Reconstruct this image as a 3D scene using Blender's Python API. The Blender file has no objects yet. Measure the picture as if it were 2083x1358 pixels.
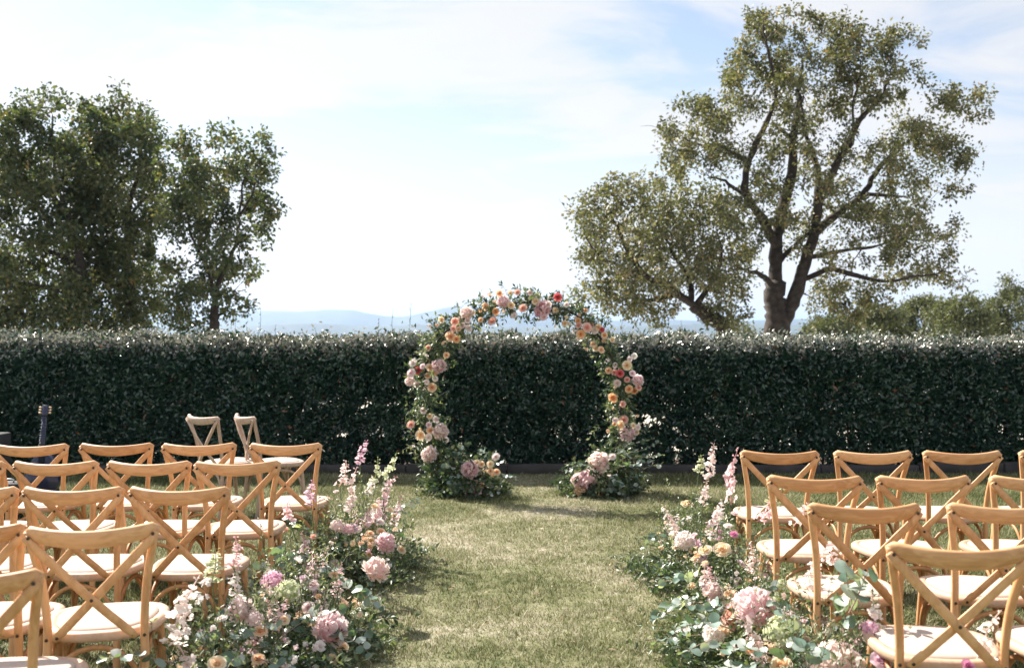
import bpy, math, random
import numpy as np
from mathutils import Vector, Quaternion, Matrix

# ------------------------------------------------------------------ camera, sky, sun
random.seed(7)
rng = np.random.default_rng(11)
scene = bpy.context.scene
C = scene.collection
F = 2025.0            # focal length in photograph pixels (35 mm lens)
CAMZ = 1.55
cam_d = bpy.data.cameras.new('camera')
cam_d.lens = 35.0; cam_d.sensor_width = 36.0
cam_d.clip_start = 0.1; cam_d.clip_end = 40000
cam_d.dof.use_dof = True; cam_d.dof.focus_distance = 6.2; cam_d.dof.aperture_fstop = 3.2
cam = bpy.data.objects.new('camera', cam_d); C.objects.link(cam)
cam.location = (0, 0, CAMZ); cam.rotation_euler = (math.radians(90), 0, 0)
scene.camera = cam

SUN_EL = math.radians(41.5)
SUN_AZ = math.radians(-46)          # measured from +Y (view direction) towards +X; the sun stands to the left, behind the hedge
sdir = Vector((math.sin(SUN_AZ)*math.cos(SUN_EL), math.cos(SUN_AZ)*math.cos(SUN_EL), math.sin(SUN_EL)))
sun_d = bpy.data.lights.new('sun', 'SUN'); sun_d.energy = 5.0; sun_d.angle = math.radians(0.5); sun_d.color = (1.0, 0.93, 0.82)
sun = bpy.data.objects.new('sun', sun_d); C.objects.link(sun)
sun.rotation_euler = sdir.to_track_quat('Z', 'Y').to_euler()

world = bpy.data.worlds.new('World'); scene.world = world; world.use_nodes = True
wn, wl = world.node_tree.nodes, world.node_tree.links
wn.clear()
def wnode(t, **kw):
    n = wn.new(t)
    for k, v in kw.items(): setattr(n, k, v)
    return n
w_out = wnode('ShaderNodeOutputWorld'); w_bg = wnode('ShaderNodeBackground'); w_bg.inputs['Strength'].default_value = 0.08
w_sky = wnode('ShaderNodeTexSky', sky_type='NISHITA', sun_disc=False)
w_sky.sun_elevation = SUN_EL; w_sky.sun_rotation = SUN_AZ; w_sky.altitude = 300; w_sky.air_density = 1.0; w_sky.dust_density = 1.0; w_sky.ozone_density = 1.0
# thin high cloud: the sky's own brightness without its blue, drifting in streaks
w_tc = wnode('ShaderNodeTexCoord'); w_sep = wnode('ShaderNodeSeparateXYZ')
wl.new(w_tc.outputs['Generated'], w_sep.inputs[0])
def wmath(op, a, b=None, c=None, clamp=False):
    n = wnode('ShaderNodeMath', operation=op, use_clamp=clamp)
    for i, v in enumerate((a, b, c)):
        if v is None: continue
        if isinstance(v, (int, float)): n.inputs[i].default_value = v
        else: wl.new(v, n.inputs[i])
    return n.outputs[0]
zc = wmath('MAXIMUM', w_sep.outputs['Z'], 0.0)
den = wmath('ADD', zc, 0.22)
cx = wmath('DIVIDE', w_sep.outputs['X'], den); cy = wmath('DIVIDE', w_sep.outputs['Y'], den)
w_comb = wnode('ShaderNodeCombineXYZ'); wl.new(cx, w_comb.inputs[0]); wl.new(cy, w_comb.inputs[1])
w_map = wnode('ShaderNodeMapping'); w_map.inputs['Rotation'].default_value = (0, 0, math.radians(-38)); w_map.inputs['Scale'].default_value = (0.75, 1.5, 1); w_map.inputs['Location'].default_value = (3.1, 0.65, 0)
wl.new(w_comb.outputs[0], w_map.inputs[0])
w_n1 = wnode('ShaderNodeTexNoise'); w_n1.inputs['Scale'].default_value = 1.7; w_n1.inputs['Detail'].default_value = 8; w_n1.inputs['Roughness'].default_value = 0.58; w_n1.inputs['Distortion'].default_value = 0.7
wl.new(w_map.outputs[0], w_n1.inputs['Vector'])
w_r1 = wnode('ShaderNodeMapRange', interpolation_type='SMOOTHSTEP'); w_r1.inputs[1].default_value = 0.38; w_r1.inputs[2].default_value = 0.58
wl.new(w_n1.outputs['Fac'], w_r1.inputs[0])
hz = wnode('ShaderNodeMapRange', interpolation_type='SMOOTHSTEP'); hz.inputs[1].default_value = 0.30; hz.inputs[2].default_value = 0.04
wl.new(w_sep.outputs['Z'], hz.inputs[0])
mask = wmath('MAXIMUM', w_r1.outputs[0], wmath('MULTIPLY', hz.outputs[0], 0.97))
mask = wmath('ADD', wmath('MULTIPLY', mask, 0.76), 0.21, clamp=True)
w_bw = wnode('ShaderNodeRGBToBW'); wl.new(w_sky.outputs[0], w_bw.inputs[0])
w_cl = wnode('ShaderNodeVectorMath', operation='SCALE'); w_cl.inputs[0].default_value = (1.0, 1.0, 1.025)
lum = wmath('MULTIPLY_ADD', w_bw.outputs[0], 0.22, 3.45)
wl.new(lum, w_cl.inputs['Scale'])
w_mix = wnode('ShaderNodeMixRGB'); wl.new(mask, w_mix.inputs[0]); w_dim = wnode('ShaderNodeVectorMath', operation='SCALE'); w_dim.inputs['Scale'].default_value = 0.82; wl.new(w_sky.outputs[0], w_dim.inputs[0]); wl.new(w_dim.outputs[0], w_mix.inputs[1]); wl.new(w_cl.outputs[0], w_mix.inputs[2])
wl.new(w_mix.outputs[0], w_bg.inputs['Color']); wl.new(w_bg.outputs[0], w_out.inputs['Surface'])

scene.view_settings.view_transform = 'Standard'; scene.view_settings.look = 'None'
scene.view_settings.gamma = 1.0; scene.view_settings.exposure = 1.42; scene.view_settings.use_curve_mapping = False
scene.render.engine = 'CYCLES'
scene.cycles.max_bounces = 8; scene.cycles.diffuse_bounces = 4; scene.cycles.glossy_bounces = 2
scene.cycles.transmission_bounces = 4; scene.cycles.volume_bounces = 0; scene.cycles.caustics_reflective = False; scene.cycles.caustics_refractive = False

def at(px, py, d):                   # a point of the place seen at this photograph pixel, d metres ahead
    return Vector(((px-1041.5)/F*d, d, CAMZ-(py-679.0)/F*d))

# ------------------------------------------------------------------ helpers
def tag(o, label=None, cat=None, group=None, kind=None):
    if label: o['label'] = label
    if cat: o['category'] = cat
    if group: o['group'] = group
    if kind: o['kind'] = kind
    return o
def link(o, parent=None):
    C.objects.link(o)
    if parent is not None: o.parent = parent
    return o
def empty(name, loc, rz=0.0):
    o = bpy.data.objects.new(name, None); C.objects.link(o); o.location = loc; o.rotation_euler = (0, 0, rz); o.empty_display_size = 0.1
    return o
def make_mesh(name, verts, faces, mat=None, attrs=None, smooth=False):
    """verts (n,3); faces (m,k) array or list of such arrays; attrs: name -> float (n,) or colour (n,3)"""
    me = bpy.data.meshes.new(name)
    verts = np.asarray(verts, dtype=np.float32).reshape(-1, 3)
    fl = faces if isinstance(faces, list) else [faces]
    fl = [np.asarray(f, dtype=np.int32) for f in fl if len(f)]
    me.vertices.add(len(verts)); me.vertices.foreach_set('co', verts.ravel())
    nl = sum(f.size for f in fl); npoly = sum(len(f) for f in fl)
    me.loops.add(nl); me.polygons.add(npoly)
    me.loops.foreach_set('vertex_index', np.concatenate([f.ravel() for f in fl]))
    tot = np.concatenate([np.full(len(f), f.shape[1], dtype=np.int32) for f in fl])
    st = np.concatenate([[0], np.cumsum(tot)[:-1]]).astype(np.int32)
    me.polygons.foreach_set('loop_start', st)
    if smooth: me.polygons.foreach_set('use_smooth', np.ones(npoly, dtype=bool))
    me.update(calc_edges=True)
    for k, a in (attrs or {}).items():
        a = np.asarray(a, dtype=np.float32)
        if a.ndim == 1:
            at_ = me.attributes.new(k, 'FLOAT', 'POINT'); at_.data.foreach_set('value', a)
        else:
            at_ = me.attributes.new(k, 'FLOAT_COLOR', 'POINT')
            at_.data.foreach_set('color', np.concatenate([a, np.ones((len(a), 1), np.float32)], 1).ravel())
    if mat: me.materials.append(mat)
    return me
def obj(name, me, parent=None, loc=None):
    o = bpy.data.objects.new(name, me); link(o, parent)
    if loc is not None: o.location = loc
    return o

class Geo:                           # collects verts / quads / tris
    def __init__(s): s.v = []; s.q = []; s.t = []; s.n = 0; s.a = []
    def add(s, v, q=(), t=(), a=None):
        v = np.asarray(v, float).reshape(-1, 3)
        if len(q): s.q.append(np.asarray(q, int)+s.n)
        if len(t): s.t.append(np.asarray(t, int)+s.n)
        s.v.append(v); s.n += len(v)
        s.a.append(np.zeros(len(v)) if a is None else np.asarray(a, float))
    def mesh(s, name, mat=None, smooth=True, attr=None):
        f = []
        if s.q: f.append(np.concatenate(s.q))
        if s.t: f.append(np.concatenate(s.t))
        return make_mesh(name, np.concatenate(s.v), f, mat, {attr: np.concatenate(s.a)} if attr else None, smooth)

def catmull(pts, n):
    P = [np.asarray(p, float) for p in pts]
    P = [2*P[0]-P[1]] + P + [2*P[-1]-P[-2]]
    out = []
    for i in range(1, len(P)-2):
        for k in range(n):
            t = k/n
            out.append(0.5*((2*P[i])+(-P[i-1]+P[i+1])*t+(2*P[i-1]-5*P[i]+4*P[i+1]-P[i+2])*t*t+(-P[i-1]+3*P[i]-3*P[i+1]+P[i+2])*t**3))
    out.append(P[-2])
    return np.array(out)
def sweep(g, path, ra, rb, ref=(0, 1, 0), n=10, power=1.0, cap=True, a=None):
    """a bar of superellipse section along path: ra across, rb along ref"""
    path = np.asarray(path, float); m = len(path)
    ra = np.broadcast_to(np.asarray(ra, float), (m,)); rb = np.broadcast_to(np.asarray(rb, float), (m,))
    tan = np.gradient(path, axis=0); tan /= np.linalg.norm(tan, axis=1)[:, None]+1e-12
    ref = np.asarray(ref, float); ref = np.broadcast_to(ref, (m, 3))
    b = ref-(ref*tan).sum(1)[:, None]*tan; b /= np.linalg.norm(b, axis=1)[:, None]+1e-12
    nn = np.cross(tan, b)
    th = np.arange(n)/n*2*math.pi
    c, s = np.cos(th), np.sin(th)
    c = np.sign(c)*np.abs(c)**power; s = np.sign(s)*np.abs(s)**power
    V = path[:, None, :]+nn[:, None, :]*(ra[:, None]*c)[:, :, None]+b[:, None, :]*(rb[:, None]*s)[:, :, None]
    V = V.reshape(-1, 3)
    i = np.arange(m-1)[:, None]*n; j = np.arange(n)[None, :]; j2 = (j+1) % n
    q = np.stack([i+j, i+j2, i+n+j2, i+n+j], -1).reshape(-1, 4)
    t = []
    if cap:
        V = np.concatenate([V, path[:1], path[-1:]]); c0, c1 = m*n, m*n+1
        for k in range(n):
            t.append((c0, (k+1) % n, k)); t.append((c1, (m-1)*n+k, (m-1)*n+(k+1) % n))
    g.add(V, q, t, None if a is None else np.full(len(V), a))
def box(g, lo, hi, bev=0.0):
    x0, y0, z0 = lo; x1, y1, z1 = hi
    if bev <= 0:
        v = [(x, y, z) for z in (z0, z1) for y in (y0, y1) for x in (x0, x1)]
        g.add(v, [(0, 2, 3, 1), (4, 5, 7, 6), (0, 1, 5, 4), (2, 6, 7, 3), (0, 4, 6, 2), (1, 3, 7, 5)]); return
    b = bev; v = []; idx = {}
    for sx in (0, 1):
        for sy in (0, 1):
            for sz in (0, 1):
                X = (x0, x1)[sx]; Y = (y0, y1)[sy]; Z = (z0, z1)[sz]; ex = (1, -1)[sx]*b; ey = (1, -1)[sy]*b; ez = (1, -1)[sz]*b
                for ax, p in ((0, (X, Y+ey, Z+ez)), (1, (X+ex, Y, Z+ez)), (2, (X+ex, Y+ey, Z))):
                    idx[(sx, sy, sz, ax)] = len(v); v.append(p)
    cen = np.array([(x0+x1)/2, (y0+y1)/2, (z0+z1)/2]); va = np.array(v)
    Q, T = [], []
    def fix(f):
        p = va[list(f)]; n = np.cross(p[1]-p[0], p[2]-p[0])
        return f if np.dot(n, p.mean(0)-cen) > 0 else f[::-1]
    for s in (0, 1):
        Q.append(fix([idx[(s, a, b_, 0)] for a, b_ in ((0, 0), (1, 0), (1, 1), (0, 1))]))
        Q.append(fix([idx[(a, s, b_, 1)] for a, b_ in ((0, 0), (1, 0), (1, 1), (0, 1))]))
        Q.append(fix([idx[(a, b_, s, 2)] for a, b_ in ((0, 0), (1, 0), (1, 1), (0, 1))]))
    for a in (0, 1):
        for b_ in (0, 1):
            Q.append(fix([idx[(a, b_, 0, 0)], idx[(a, b_, 1, 0)], idx[(a, b_, 1, 1)], idx[(a, b_, 0, 1)]]))
            Q.append(fix([idx[(a, 0, b_, 0)], idx[(a, 1, b_, 0)], idx[(a, 1, b_, 2)], idx[(a, 0, b_, 2)]]))
            Q.append(fix([idx[(0, a, b_, 1)], idx[(1, a, b_, 1)], idx[(1, a, b_, 2)], idx[(0, a, b_, 2)]]))
    for sx in (0, 1):
        for sy in (0, 1):
            for sz in (0, 1): T.append(fix([idx[(sx, sy, sz, k)] for k in range(3)]))
    g.add(v, Q, T)

def vnoise(p, seed=0):               # value noise, p (n,3) -> 0..1
    p = np.asarray(p, float); i = np.floor(p).astype(np.int64); f = p-i; f = f*f*(3-2*f)
    def h(a):
        n = a[:, 0]*374761393+a[:, 1]*668265263+a[:, 2]*2147483647+seed*1274126177
        n = (n ^ (n >> 13))*1274126177; n = n ^ (n >> 16)
        return (n & 0xffff)/65535.0
    r = 0
    for dx in (0, 1):
        for dy in (0, 1):
            for dz in (0, 1):
                w = (f[:, 0] if dx else 1-f[:, 0])*(f[:, 1] if dy else 1-f[:, 1])*(f[:, 2] if dz else 1-f[:, 2])
                r = r+w*h(i+np.array([dx, dy, dz]))
    return r
def unit(a): return a/(np.linalg.norm(a, axis=-1, keepdims=True)+1e-12)
def rand_dirs(n): return unit(rng.normal(size=(n, 3)))

def leaf_arrays(pos, axis, nrm, L, W, fold=0.25, curl=0.0):
    """n leaves of four points: base, side, tip, side; two triangles each, folded along the midrib"""
    n = len(pos); axis = unit(axis); nrm = nrm-(nrm*axis).sum(1)[:, None]*axis; nrm = unit(nrm); side = np.cross(axis, nrm)
    L = np.broadcast_to(L, (n,))[:, None]; W = np.broadcast_to(W, (n,))[:, None]
    base = pos; tip = pos+axis*L-nrm*L*curl; mid = pos+axis*L*0.48
    l = mid-side*W*0.5+nrm*W*fold; r = mid+side*W*0.5+nrm*W*fold
    V = np.stack([base, r, tip, l], 1).reshape(-1, 3)
    k = np.arange(n)[:, None]*4
    T = np.concatenate([k+np.array([[0, 1, 2]]), k+np.array([[0, 2, 3]])], 0)
    return V, T
class Leaves:
    def __init__(s): s.p = []; s.x = []; s.n = []; s.L = []; s.W = []; s.c = []
    def add(s, p, x, n, L, W, c):
        m = len(p); s.p.append(p); s.x.append(x); s.n.append(n)
        s.L.append(np.broadcast_to(L, (m,))); s.W.append(np.broadcast_to(W, (m,))); s.c.append(np.broadcast_to(c, (m,)))
    def mesh(s, name, mat, fold=0.25, curl=0.0, extra=None):
        V, T = leaf_arrays(np.concatenate(s.p), np.concatenate(s.x), np.concatenate(s.n), np.concatenate(s.L), np.concatenate(s.W), fold, curl)
        c = np.repeat(np.concatenate(s.c), 4)
        if extra is not None:                       # stems
            ev, ef, ea = extra
            return make_mesh(name, np.concatenate([V, ev]), [T]+[f+len(V) for f in ef], mat, {'rnd': np.concatenate([c, ea])})
        return make_mesh(name, V, [T], mat, {'rnd': c})

# ------------------------------------------------------------------ materials
def newmat(name):
    m = bpy.data.materials.new(name); m.use_nodes = True
    return m, m.node_tree.nodes, m.node_tree.links, m.node_tree.nodes['Principled BSDF']
def ramp(nodes, stops, interp='LINEAR'):
    r = nodes.new('ShaderNodeValToRGB'); r.color_ramp.interpolation = interp
    e = r.color_ramp.elements
    while len(e) < len(stops): e.new(0.5)
    for i, (p, c) in enumerate(stops): e[i].position = p; e[i].color = (*c, 1)
    return r
def foliage_mat(name, stops, rough=0.45, spec=0.5, transl=0.3, tcol=None, objrand=False):
    m, n, l, p = newmat(name)
    a = n.new('ShaderNodeAttribute'); a.attribute_name = 'rnd'
    src = a.outputs['Fac']
    if objrand:
        oi = n.new('ShaderNodeObjectInfo'); src = oi.outputs['Random']
    r = ramp(n, stops); l.new(src, r.inputs[0])
    l.new(r.outputs[0], p.inputs['Base Color']); p.inputs['Roughness'].default_value = rough
    p.inputs['Specular IOR Level'].default_value = spec
    t = n.new('ShaderNodeBsdfTranslucent'); mx = n.new('ShaderNodeMixShader'); mx.inputs[0].default_value = transl
    h = n.new('ShaderNodeMixRGB'); h.blend_type = 'MULTIPLY'; h.inputs[0].default_value = 1.0; h.inputs[2].default_value = (*(tcol or (1.5, 1.5, 0.7)), 1)
    l.new(r.outputs[0], h.inputs[1]); l.new(h.outputs[0], t.inputs[0])
    l.new(p.outputs[0], mx.inputs[1]); l.new(t.outputs[0], mx.inputs[2])
    l.new(mx.outputs[0], n['Material Output'].inputs['Surface'])
    return m
def wood_mat(name, scale, dark, light, rough=0.52):
    m, n, l, p = newmat(name)
    tc = n.new('ShaderNodeTexCoord'); oi = n.new('ShaderNodeObjectInfo')
    off = n.new('ShaderNodeVectorMath'); off.operation = 'MULTIPLY_ADD'; off.inputs[1].default_value = (7.3, 3.1, 5.7)
    l.new(oi.outputs['Random'], off.inputs[0]); l.new(tc.outputs['Object'], off.inputs[2])
    mp = n.new('ShaderNodeMapping'); mp.inputs['Scale'].default_value = scale; l.new(off.outputs[0], mp.inputs[0])
    nz = n.new('ShaderNodeTexNoise'); nz.inputs['Scale'].default_value = 6; nz.inputs['Detail'].default_value = 5; nz.inputs['Distortion'].default_value = 0.8; l.new(mp.outputs[0], nz.inputs['Vector'])
    wv = n.new('ShaderNodeTexNoise'); wv.inputs['Scale'].default_value = 1.4; wv.inputs['Detail'].default_value = 2; l.new(tc.outputs['Object'], wv.inputs['Vector'])
    ad = n.new('ShaderNodeMath'); ad.operation = 'MULTIPLY_ADD'; ad.inputs[1].default_value = 0.35; l.new(oi.outputs['Random'], ad.inputs[0]); l.new(nz.outputs['Fac'], ad.inputs[2])
    sb = n.new('ShaderNodeMath'); sb.operation = 'ADD'; sb.inputs[1].default_value = -0.17; l.new(ad.outputs[0], sb.inputs[0])
    r = ramp(n, [(0.25, dark), (0.5, tuple(0.5*(a+b) for a, b in zip(dark, light))), (0.72, light)]); l.new(sb.outputs[0], r.inputs[0])
    l.new(r.outputs[0], p.inputs['Base Color']); p.inputs['Roughness'].default_value = rough
    bp = n.new('ShaderNodeBump'); bp.inputs['Strength'].default_value = 0.15; bp.inputs['Distance'].default_value = 0.002; l.new(nz.outputs['Fac'], bp.inputs['Height']); l.new(bp.outputs[0], p.inputs['Normal'])
    return m
def plain_mat(name, col, rough=0.5, metal=0.0, noise=0.0, scale=8):
    m, n, l, p = newmat(name)
    p.inputs['Roughness'].default_value = rough; p.inputs['Metallic'].default_value = metal
    tc = n.new('ShaderNodeTexCoord'); nz = n.new('ShaderNodeTexNoise'); nz.inputs['Scale'].default_value = scale; nz.inputs['Detail'].default_value = 5
    l.new(tc.outputs['Object'], nz.inputs['Vector'])
    r = ramp(n, [(0.3, tuple(c*(1-noise) for c in col)), (0.7, tuple(min(1, c*(1+noise)) for c in col))]); l.new(nz.outputs['Fac'], r.inputs[0])
    l.new(r.outputs[0], p.inputs['Base Color'])
    return m
def petal_mat(name, inner, outer, transl=0.45):
    m, n, l, p = newmat(name)
    a = n.new('ShaderNodeAttribute'); a.attribute_name = 'rnd'
    oi = n.new('ShaderNodeObjectInfo')
    ad = n.new('ShaderNodeMath'); ad.operation = 'MULTIPLY_ADD'; ad.inputs[1].default_value = 0.3; l.new(oi.outputs['Random'], ad.inputs[0]); l.new(a.outputs['Fac'], ad.inputs[2])
    r = ramp(n, [(0.12, inner), (1.05, outer)]); r.color_ramp.elements[1].position = 1.0; l.new(ad.outputs[0], r.inputs[0])
    l.new(r.outputs[0], p.inputs['Base Color']); p.inputs['Roughness'].default_value = 0.6; p.inputs['Specular IOR Level'].default_value = 0.25
    t = n.new('ShaderNodeBsdfTranslucent'); l.new(r.outputs[0], t.inputs[0])
    mx = n.new('ShaderNodeMixShader'); mx.inputs[0].default_value = transl
    l.new(p.outputs[0], mx.inputs[1]); l.new(t.outputs[0], mx.inputs[2]); l.new(mx.outputs[0], n['Material Output'].inputs['Surface'])
    return m

WD, WL = (0.48, 0.242, 0.098), (0.72, 0.425, 0.215)
M_wood_x = wood_mat('wood_grain_x', (1.2, 9, 9), WD, WL)
M_wood_z = wood_mat('wood_grain_z', (9, 9, 1.2), WD, WL)
M_wood_d = wood_mat('wood_slat', (5, 9, 3), WD, WL)
M_weather = wood_mat('weathered_wood', (6, 6, 2), (0.34, 0.24, 0.18), (0.56, 0.42, 0.33), 0.7)
M_brace = wood_mat('wood_brace', (5, 5, 3), (0.34, 0.16, 0.065), (0.54, 0.29, 0.125))
M_seat = wood_mat('wood_seat', (6, 1.2, 6), (0.46, 0.30, 0.205), (0.60, 0.42, 0.305), 0.5)
M_pad = plain_mat('seat_pad', (0.48, 0.395, 0.34), 0.8, 0, 0.05, 30)
M_screw = plain_mat('screw_metal', (0.06, 0.045, 0.035), 0.4, 0.6)
M_hedge = foliage_mat('hedge_leaf', [(0.0, (0.006, 0.028, 0.021)), (0.5, (0.020, 0.062, 0.038)), (0.85, (0.070, 0.130, 0.078)), (0.93, (0.10, 0.16, 0.09)), (1.0, (0.22, 0.10, 0.05))], 0.30, 0.8, 0.10)
M_htop = foliage_mat('hedge_glint_leaf', [(0.0, (0.05, 0.075, 0.045)), (0.4, (0.20, 0.21, 0.17)), (0.85, (0.46, 0.455, 0.42)), (1.0, (0.50, 0.38, 0.30))], 0.28, 0.9, 0.15, (1.1, 1.15, 0.95))  # hedge-top leaves, sun glints painted into the near-white colour
M_hstem = plain_mat('hedge_stem', (0.10, 0.07, 0.05), 0.8, 0, 0.3)
M_bark = plain_mat('bark', (0.042, 0.033, 0.028), 0.9, 0, 0.55, 9)
M_oak = foliage_mat('oak_leaf', [(0.0, (0.060, 0.070, 0.036)), (0.5, (0.130, 0.138, 0.074)), (0.85, (0.24, 0.23, 0.14)), (1.0, (0.30, 0.21, 0.12))], 0.52, 0.5, 0.30)
M_ltree = foliage_mat('dense_leaf', [(0.0, (0.035, 0.060, 0.030)), (0.5, (0.085, 0.112, 0.052)), (0.88, (0.18, 0.185, 0.09)), (1.0, (0.26, 0.18, 0.08))], 0.52, 0.5, 0.32)
M_far = foliage_mat('far_leaf', [(0.0, (0.055, 0.075, 0.035)), (1.0, (0.17, 0.18, 0.08))], 0.55, 0.4, 0.2)
M_sprig = foliage_mat('sprig_leaf', [(0.0, (0.022, 0.050, 0.032)), (0.45, (0.075, 0.12, 0.065)), (0.8, (0.19, 0.23, 0.13)), (1.0, (0.34, 0.37, 0.25))], 0.4, 0.5, 0.25)
M_euc = foliage_mat('eucalyptus_leaf', [(0.0, (0.075, 0.13, 0.09)), (0.3, (0.14, 0.22, 0.18)), (0.65, (0.28, 0.35, 0.325)), (1.0, (0.52, 0.56, 0.54))], 0.36, 0.6, 0.26, (1.6, 1.65, 0.6), objrand=True)
M_stem = plain_mat('flower_stem', (0.10, 0.15, 0.055), 0.6, 0, 0.2)
M_estem = plain_mat('eucalyptus_stem', (0.30, 0.22, 0.17), 0.6, 0, 0.2)
P = {'pink': petal_mat('petal_pink', (0.84, 0.54, 0.57), (0.93, 0.82, 0.82)),
     'blush': petal_mat('petal_blush', (0.88, 0.68, 0.64), (0.94, 0.87, 0.84)),
     'white': petal_mat('petal_white', (0.86, 0.76, 0.72), (0.93, 0.90, 0.87)),
     'peach': petal_mat('petal_peach', (0.88, 0.46, 0.22), (0.93, 0.74, 0.54)),
     'cream': petal_mat('petal_cream', (0.90, 0.62, 0.36), (0.93, 0.82, 0.64)),
     'orange': petal_mat('petal_orange', (0.85, 0.38, 0.15), (0.93, 0.64, 0.38)),
     'coral': petal_mat('petal_coral', (0.82, 0.36, 0.27), (0.92, 0.64, 0.55)),
     'red': petal_mat('petal_red', (0.50, 0.05, 0.06), (0.76, 0.20, 0.20)),
     'mauve': petal_mat('petal_mauve', (0.74, 0.40, 0.56), (0.88, 0.70, 0.77)),
     'magenta': petal_mat('petal_magenta', (0.62, 0.14, 0.36), (0.80, 0.40, 0.56)),
     'green': petal_mat('petal_green', (0.42, 0.48, 0.22), (0.76, 0.78, 0.58)),
     'tan': petal_mat('petal_tan', (0.60, 0.36, 0.20), (0.86, 0.66, 0.47))}
M_black = plain_mat('black_cloth', (0.018, 0.018, 0.022), 0.7, 0, 0.3, 40)
M_navy = plain_mat('navy_lacquer', (0.02, 0.025, 0.06), 0.25, 0, 0.1)
M_neck = plain_mat('dark_fingerboard', (0.03, 0.026, 0.035), 0.4, 0, 0.2)
M_steel = plain_mat('steel', (0.55, 0.55, 0.55), 0.3, 1.0)
M_fret = plain_mat('fret_metal', (0.12, 0.12, 0.14), 0.4, 0.8)
M_ivory = plain_mat('peg_button', (0.75, 0.55, 0.38), 0.35)
M_kerb = plain_mat('kerb_stone', (0.05, 0.045, 0.045), 0.9, 0, 0.35, 6)

# lawn: straw and green in drifts
def lawn_mat(name, blades):
    m, n, l, p = newmat(name)
    tc = n.new('ShaderNodeTexCoord')
    n1 = n.new('ShaderNodeTexNoise'); n1.inputs['Scale'].default_value = 0.9; n1.inputs['Detail'].default_value = 3; l.new(tc.outputs['Object'], n1.inputs['Vector'])
    n2 = n.new('ShaderNodeTexNoise'); n2.inputs['Scale'].default_value = 11; n2.inputs['Detail'].default_value = 5; n2.inputs['Roughness'].default_value = 0.65; l.new(tc.outputs['Object'], n2.inputs['Vector'])
    sx = n.new('ShaderNodeSeparateXYZ'); l.new(tc.outputs['Object'], sx.inputs[0])
    ab = n.new('ShaderNodeMath'); ab.operation = 'ABSOLUTE'; l.new(sx.outputs[0], ab.inputs[0])
    mr = n.new('ShaderNodeMapRange'); mr.inputs[1].default_value = 0.5; mr.inputs[2].default_value = 2.2; mr.inputs[3].default_value = 0.03; mr.inputs[4].default_value = -0.10; l.new(ab.outputs[0], mr.inputs[0])   # trodden aisle is drier
    s = n.new('ShaderNodeMath'); s.operation = 'MULTIPLY_ADD'; s.inputs[1].default_value = 0.75; l.new(n2.outputs['Fac'], s.inputs[0]); l.new(n1.outputs['Fac'], s.inputs[2])
    s2 = n.new('ShaderNodeMath'); s2.operation = 'ADD'; l.new(s.outputs[0], s2.inputs[0]); l.new(mr.outputs[0], s2.inputs[1])
    if blades:
        a = n.new('ShaderNodeAttribute'); a.attribute_name = 'rnd'
        s3 = n.new('ShaderNodeMath'); s3.operation = 'MULTIPLY_ADD'; s3.inputs[1].default_value = 0.8; l.new(a.outputs['Fac'], s3.inputs[0]); l.new(s2.outputs[0], s3.inputs[2])
        lo, hi, src = 0.85, 1.75, s3
    else: lo, hi, src = 0.62, 1.12, s2
    m2 = n.new('ShaderNodeMapRange'); m2.inputs[1].default_value = lo; m2.inputs[2].default_value = hi; l.new(src.outputs[0], m2.inputs[0])
    st = [(0.0, (0.066, 0.094, 0.028)), (0.28, (0.165, 0.185, 0.068)), (0.58, (0.30, 0.295, 0.16)), (1.0, (0.58, 0.52, 0.41))]
    if not blades: st = [(p_, tuple(c*0.6 for c in c_)) for p_, c_ in st]
    r = ramp(n, st); l.new(m2.outputs[0], r.inputs[0]); l.new(r.outputs[0], p.inputs['Base Color'])
    p.inputs['Roughness'].default_value = 0.7; p.inputs['Specular IOR Level'].default_value = 0.2
    if blades:
        t = n.new('ShaderNodeBsdfTranslucent'); l.new(r.outputs[0], t.inputs[0]); mx = n.new('ShaderNodeMixShader'); mx.inputs[0].default_value = 0.3
        l.new(p.outputs[0], mx.inputs[1]); l.new(t.outputs[0], mx.inputs[2]); l.new(mx.outputs[0], n['Material Output'].inputs['Surface'])
    return m
M_lawn = lawn_mat('lawn', False); M_blade = lawn_mat('grass_blade', True)
M_field = plain_mat('dry_field', (0.42, 0.39, 0.33), 0.9, 0, 0.25, 0.4)
M_valley = plain_mat('valley_woods', (0.045, 0.058, 0.040), 0.9, 0, 0.5, 0.004)
M_soil = plain_mat('leaf_litter', (0.11, 0.08, 0.06), 0.95, 0, 0.6, 30)

# ------------------------------------------------------------------ the setting
def terrain():
    ys = np.concatenate([np.linspace(-12, 40, 40), np.geomspace(45, 9500, 60)])
    xs = np.concatenate([-np.geomspace(9500, 14, 40), np.linspace(-12, 12, 20), np.geomspace(14, 9500, 40)])
    X, Y = np.meshgrid(xs, ys)
    r = np.maximum(np.sqrt((X*0.6)**2+np.maximum(Y, 0)**2)-38, 0)
    Z = -90*(1-np.exp(-r/260.0))
    Z += np.where(r > 0, (vnoise(np.stack([X.ravel()/160, Y.ravel()/160, 0*X.ravel()], 1), 3).reshape(X.shape)-0.5)*np.minimum(r*0.03, 14), 0)
    V = np.stack([X, Y, Z], -1).reshape(-1, 3)
    ny, nx = X.shape
    i = np.arange(ny-1)[:, None]*nx; j = np.arange(nx-1)[None]
    q = np.stack([i+j, i+j+1, i+nx+j+1, i+nx+j], -1).reshape(-1, 4)
    return tag(obj('ground', make_mesh('ground', V, q, M_field, None, True)), kind='structure')
terrain()
g = Geo(); g.add([(-14, -6, 0.004), (14, -6, 0.004), (14, 11.06, 0.004), (-14, 11.06, 0.004)], [(0, 1, 2, 3)])
tag(obj('lawn', g.mesh('lawn', M_lawn, False)), kind='structure')
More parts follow.
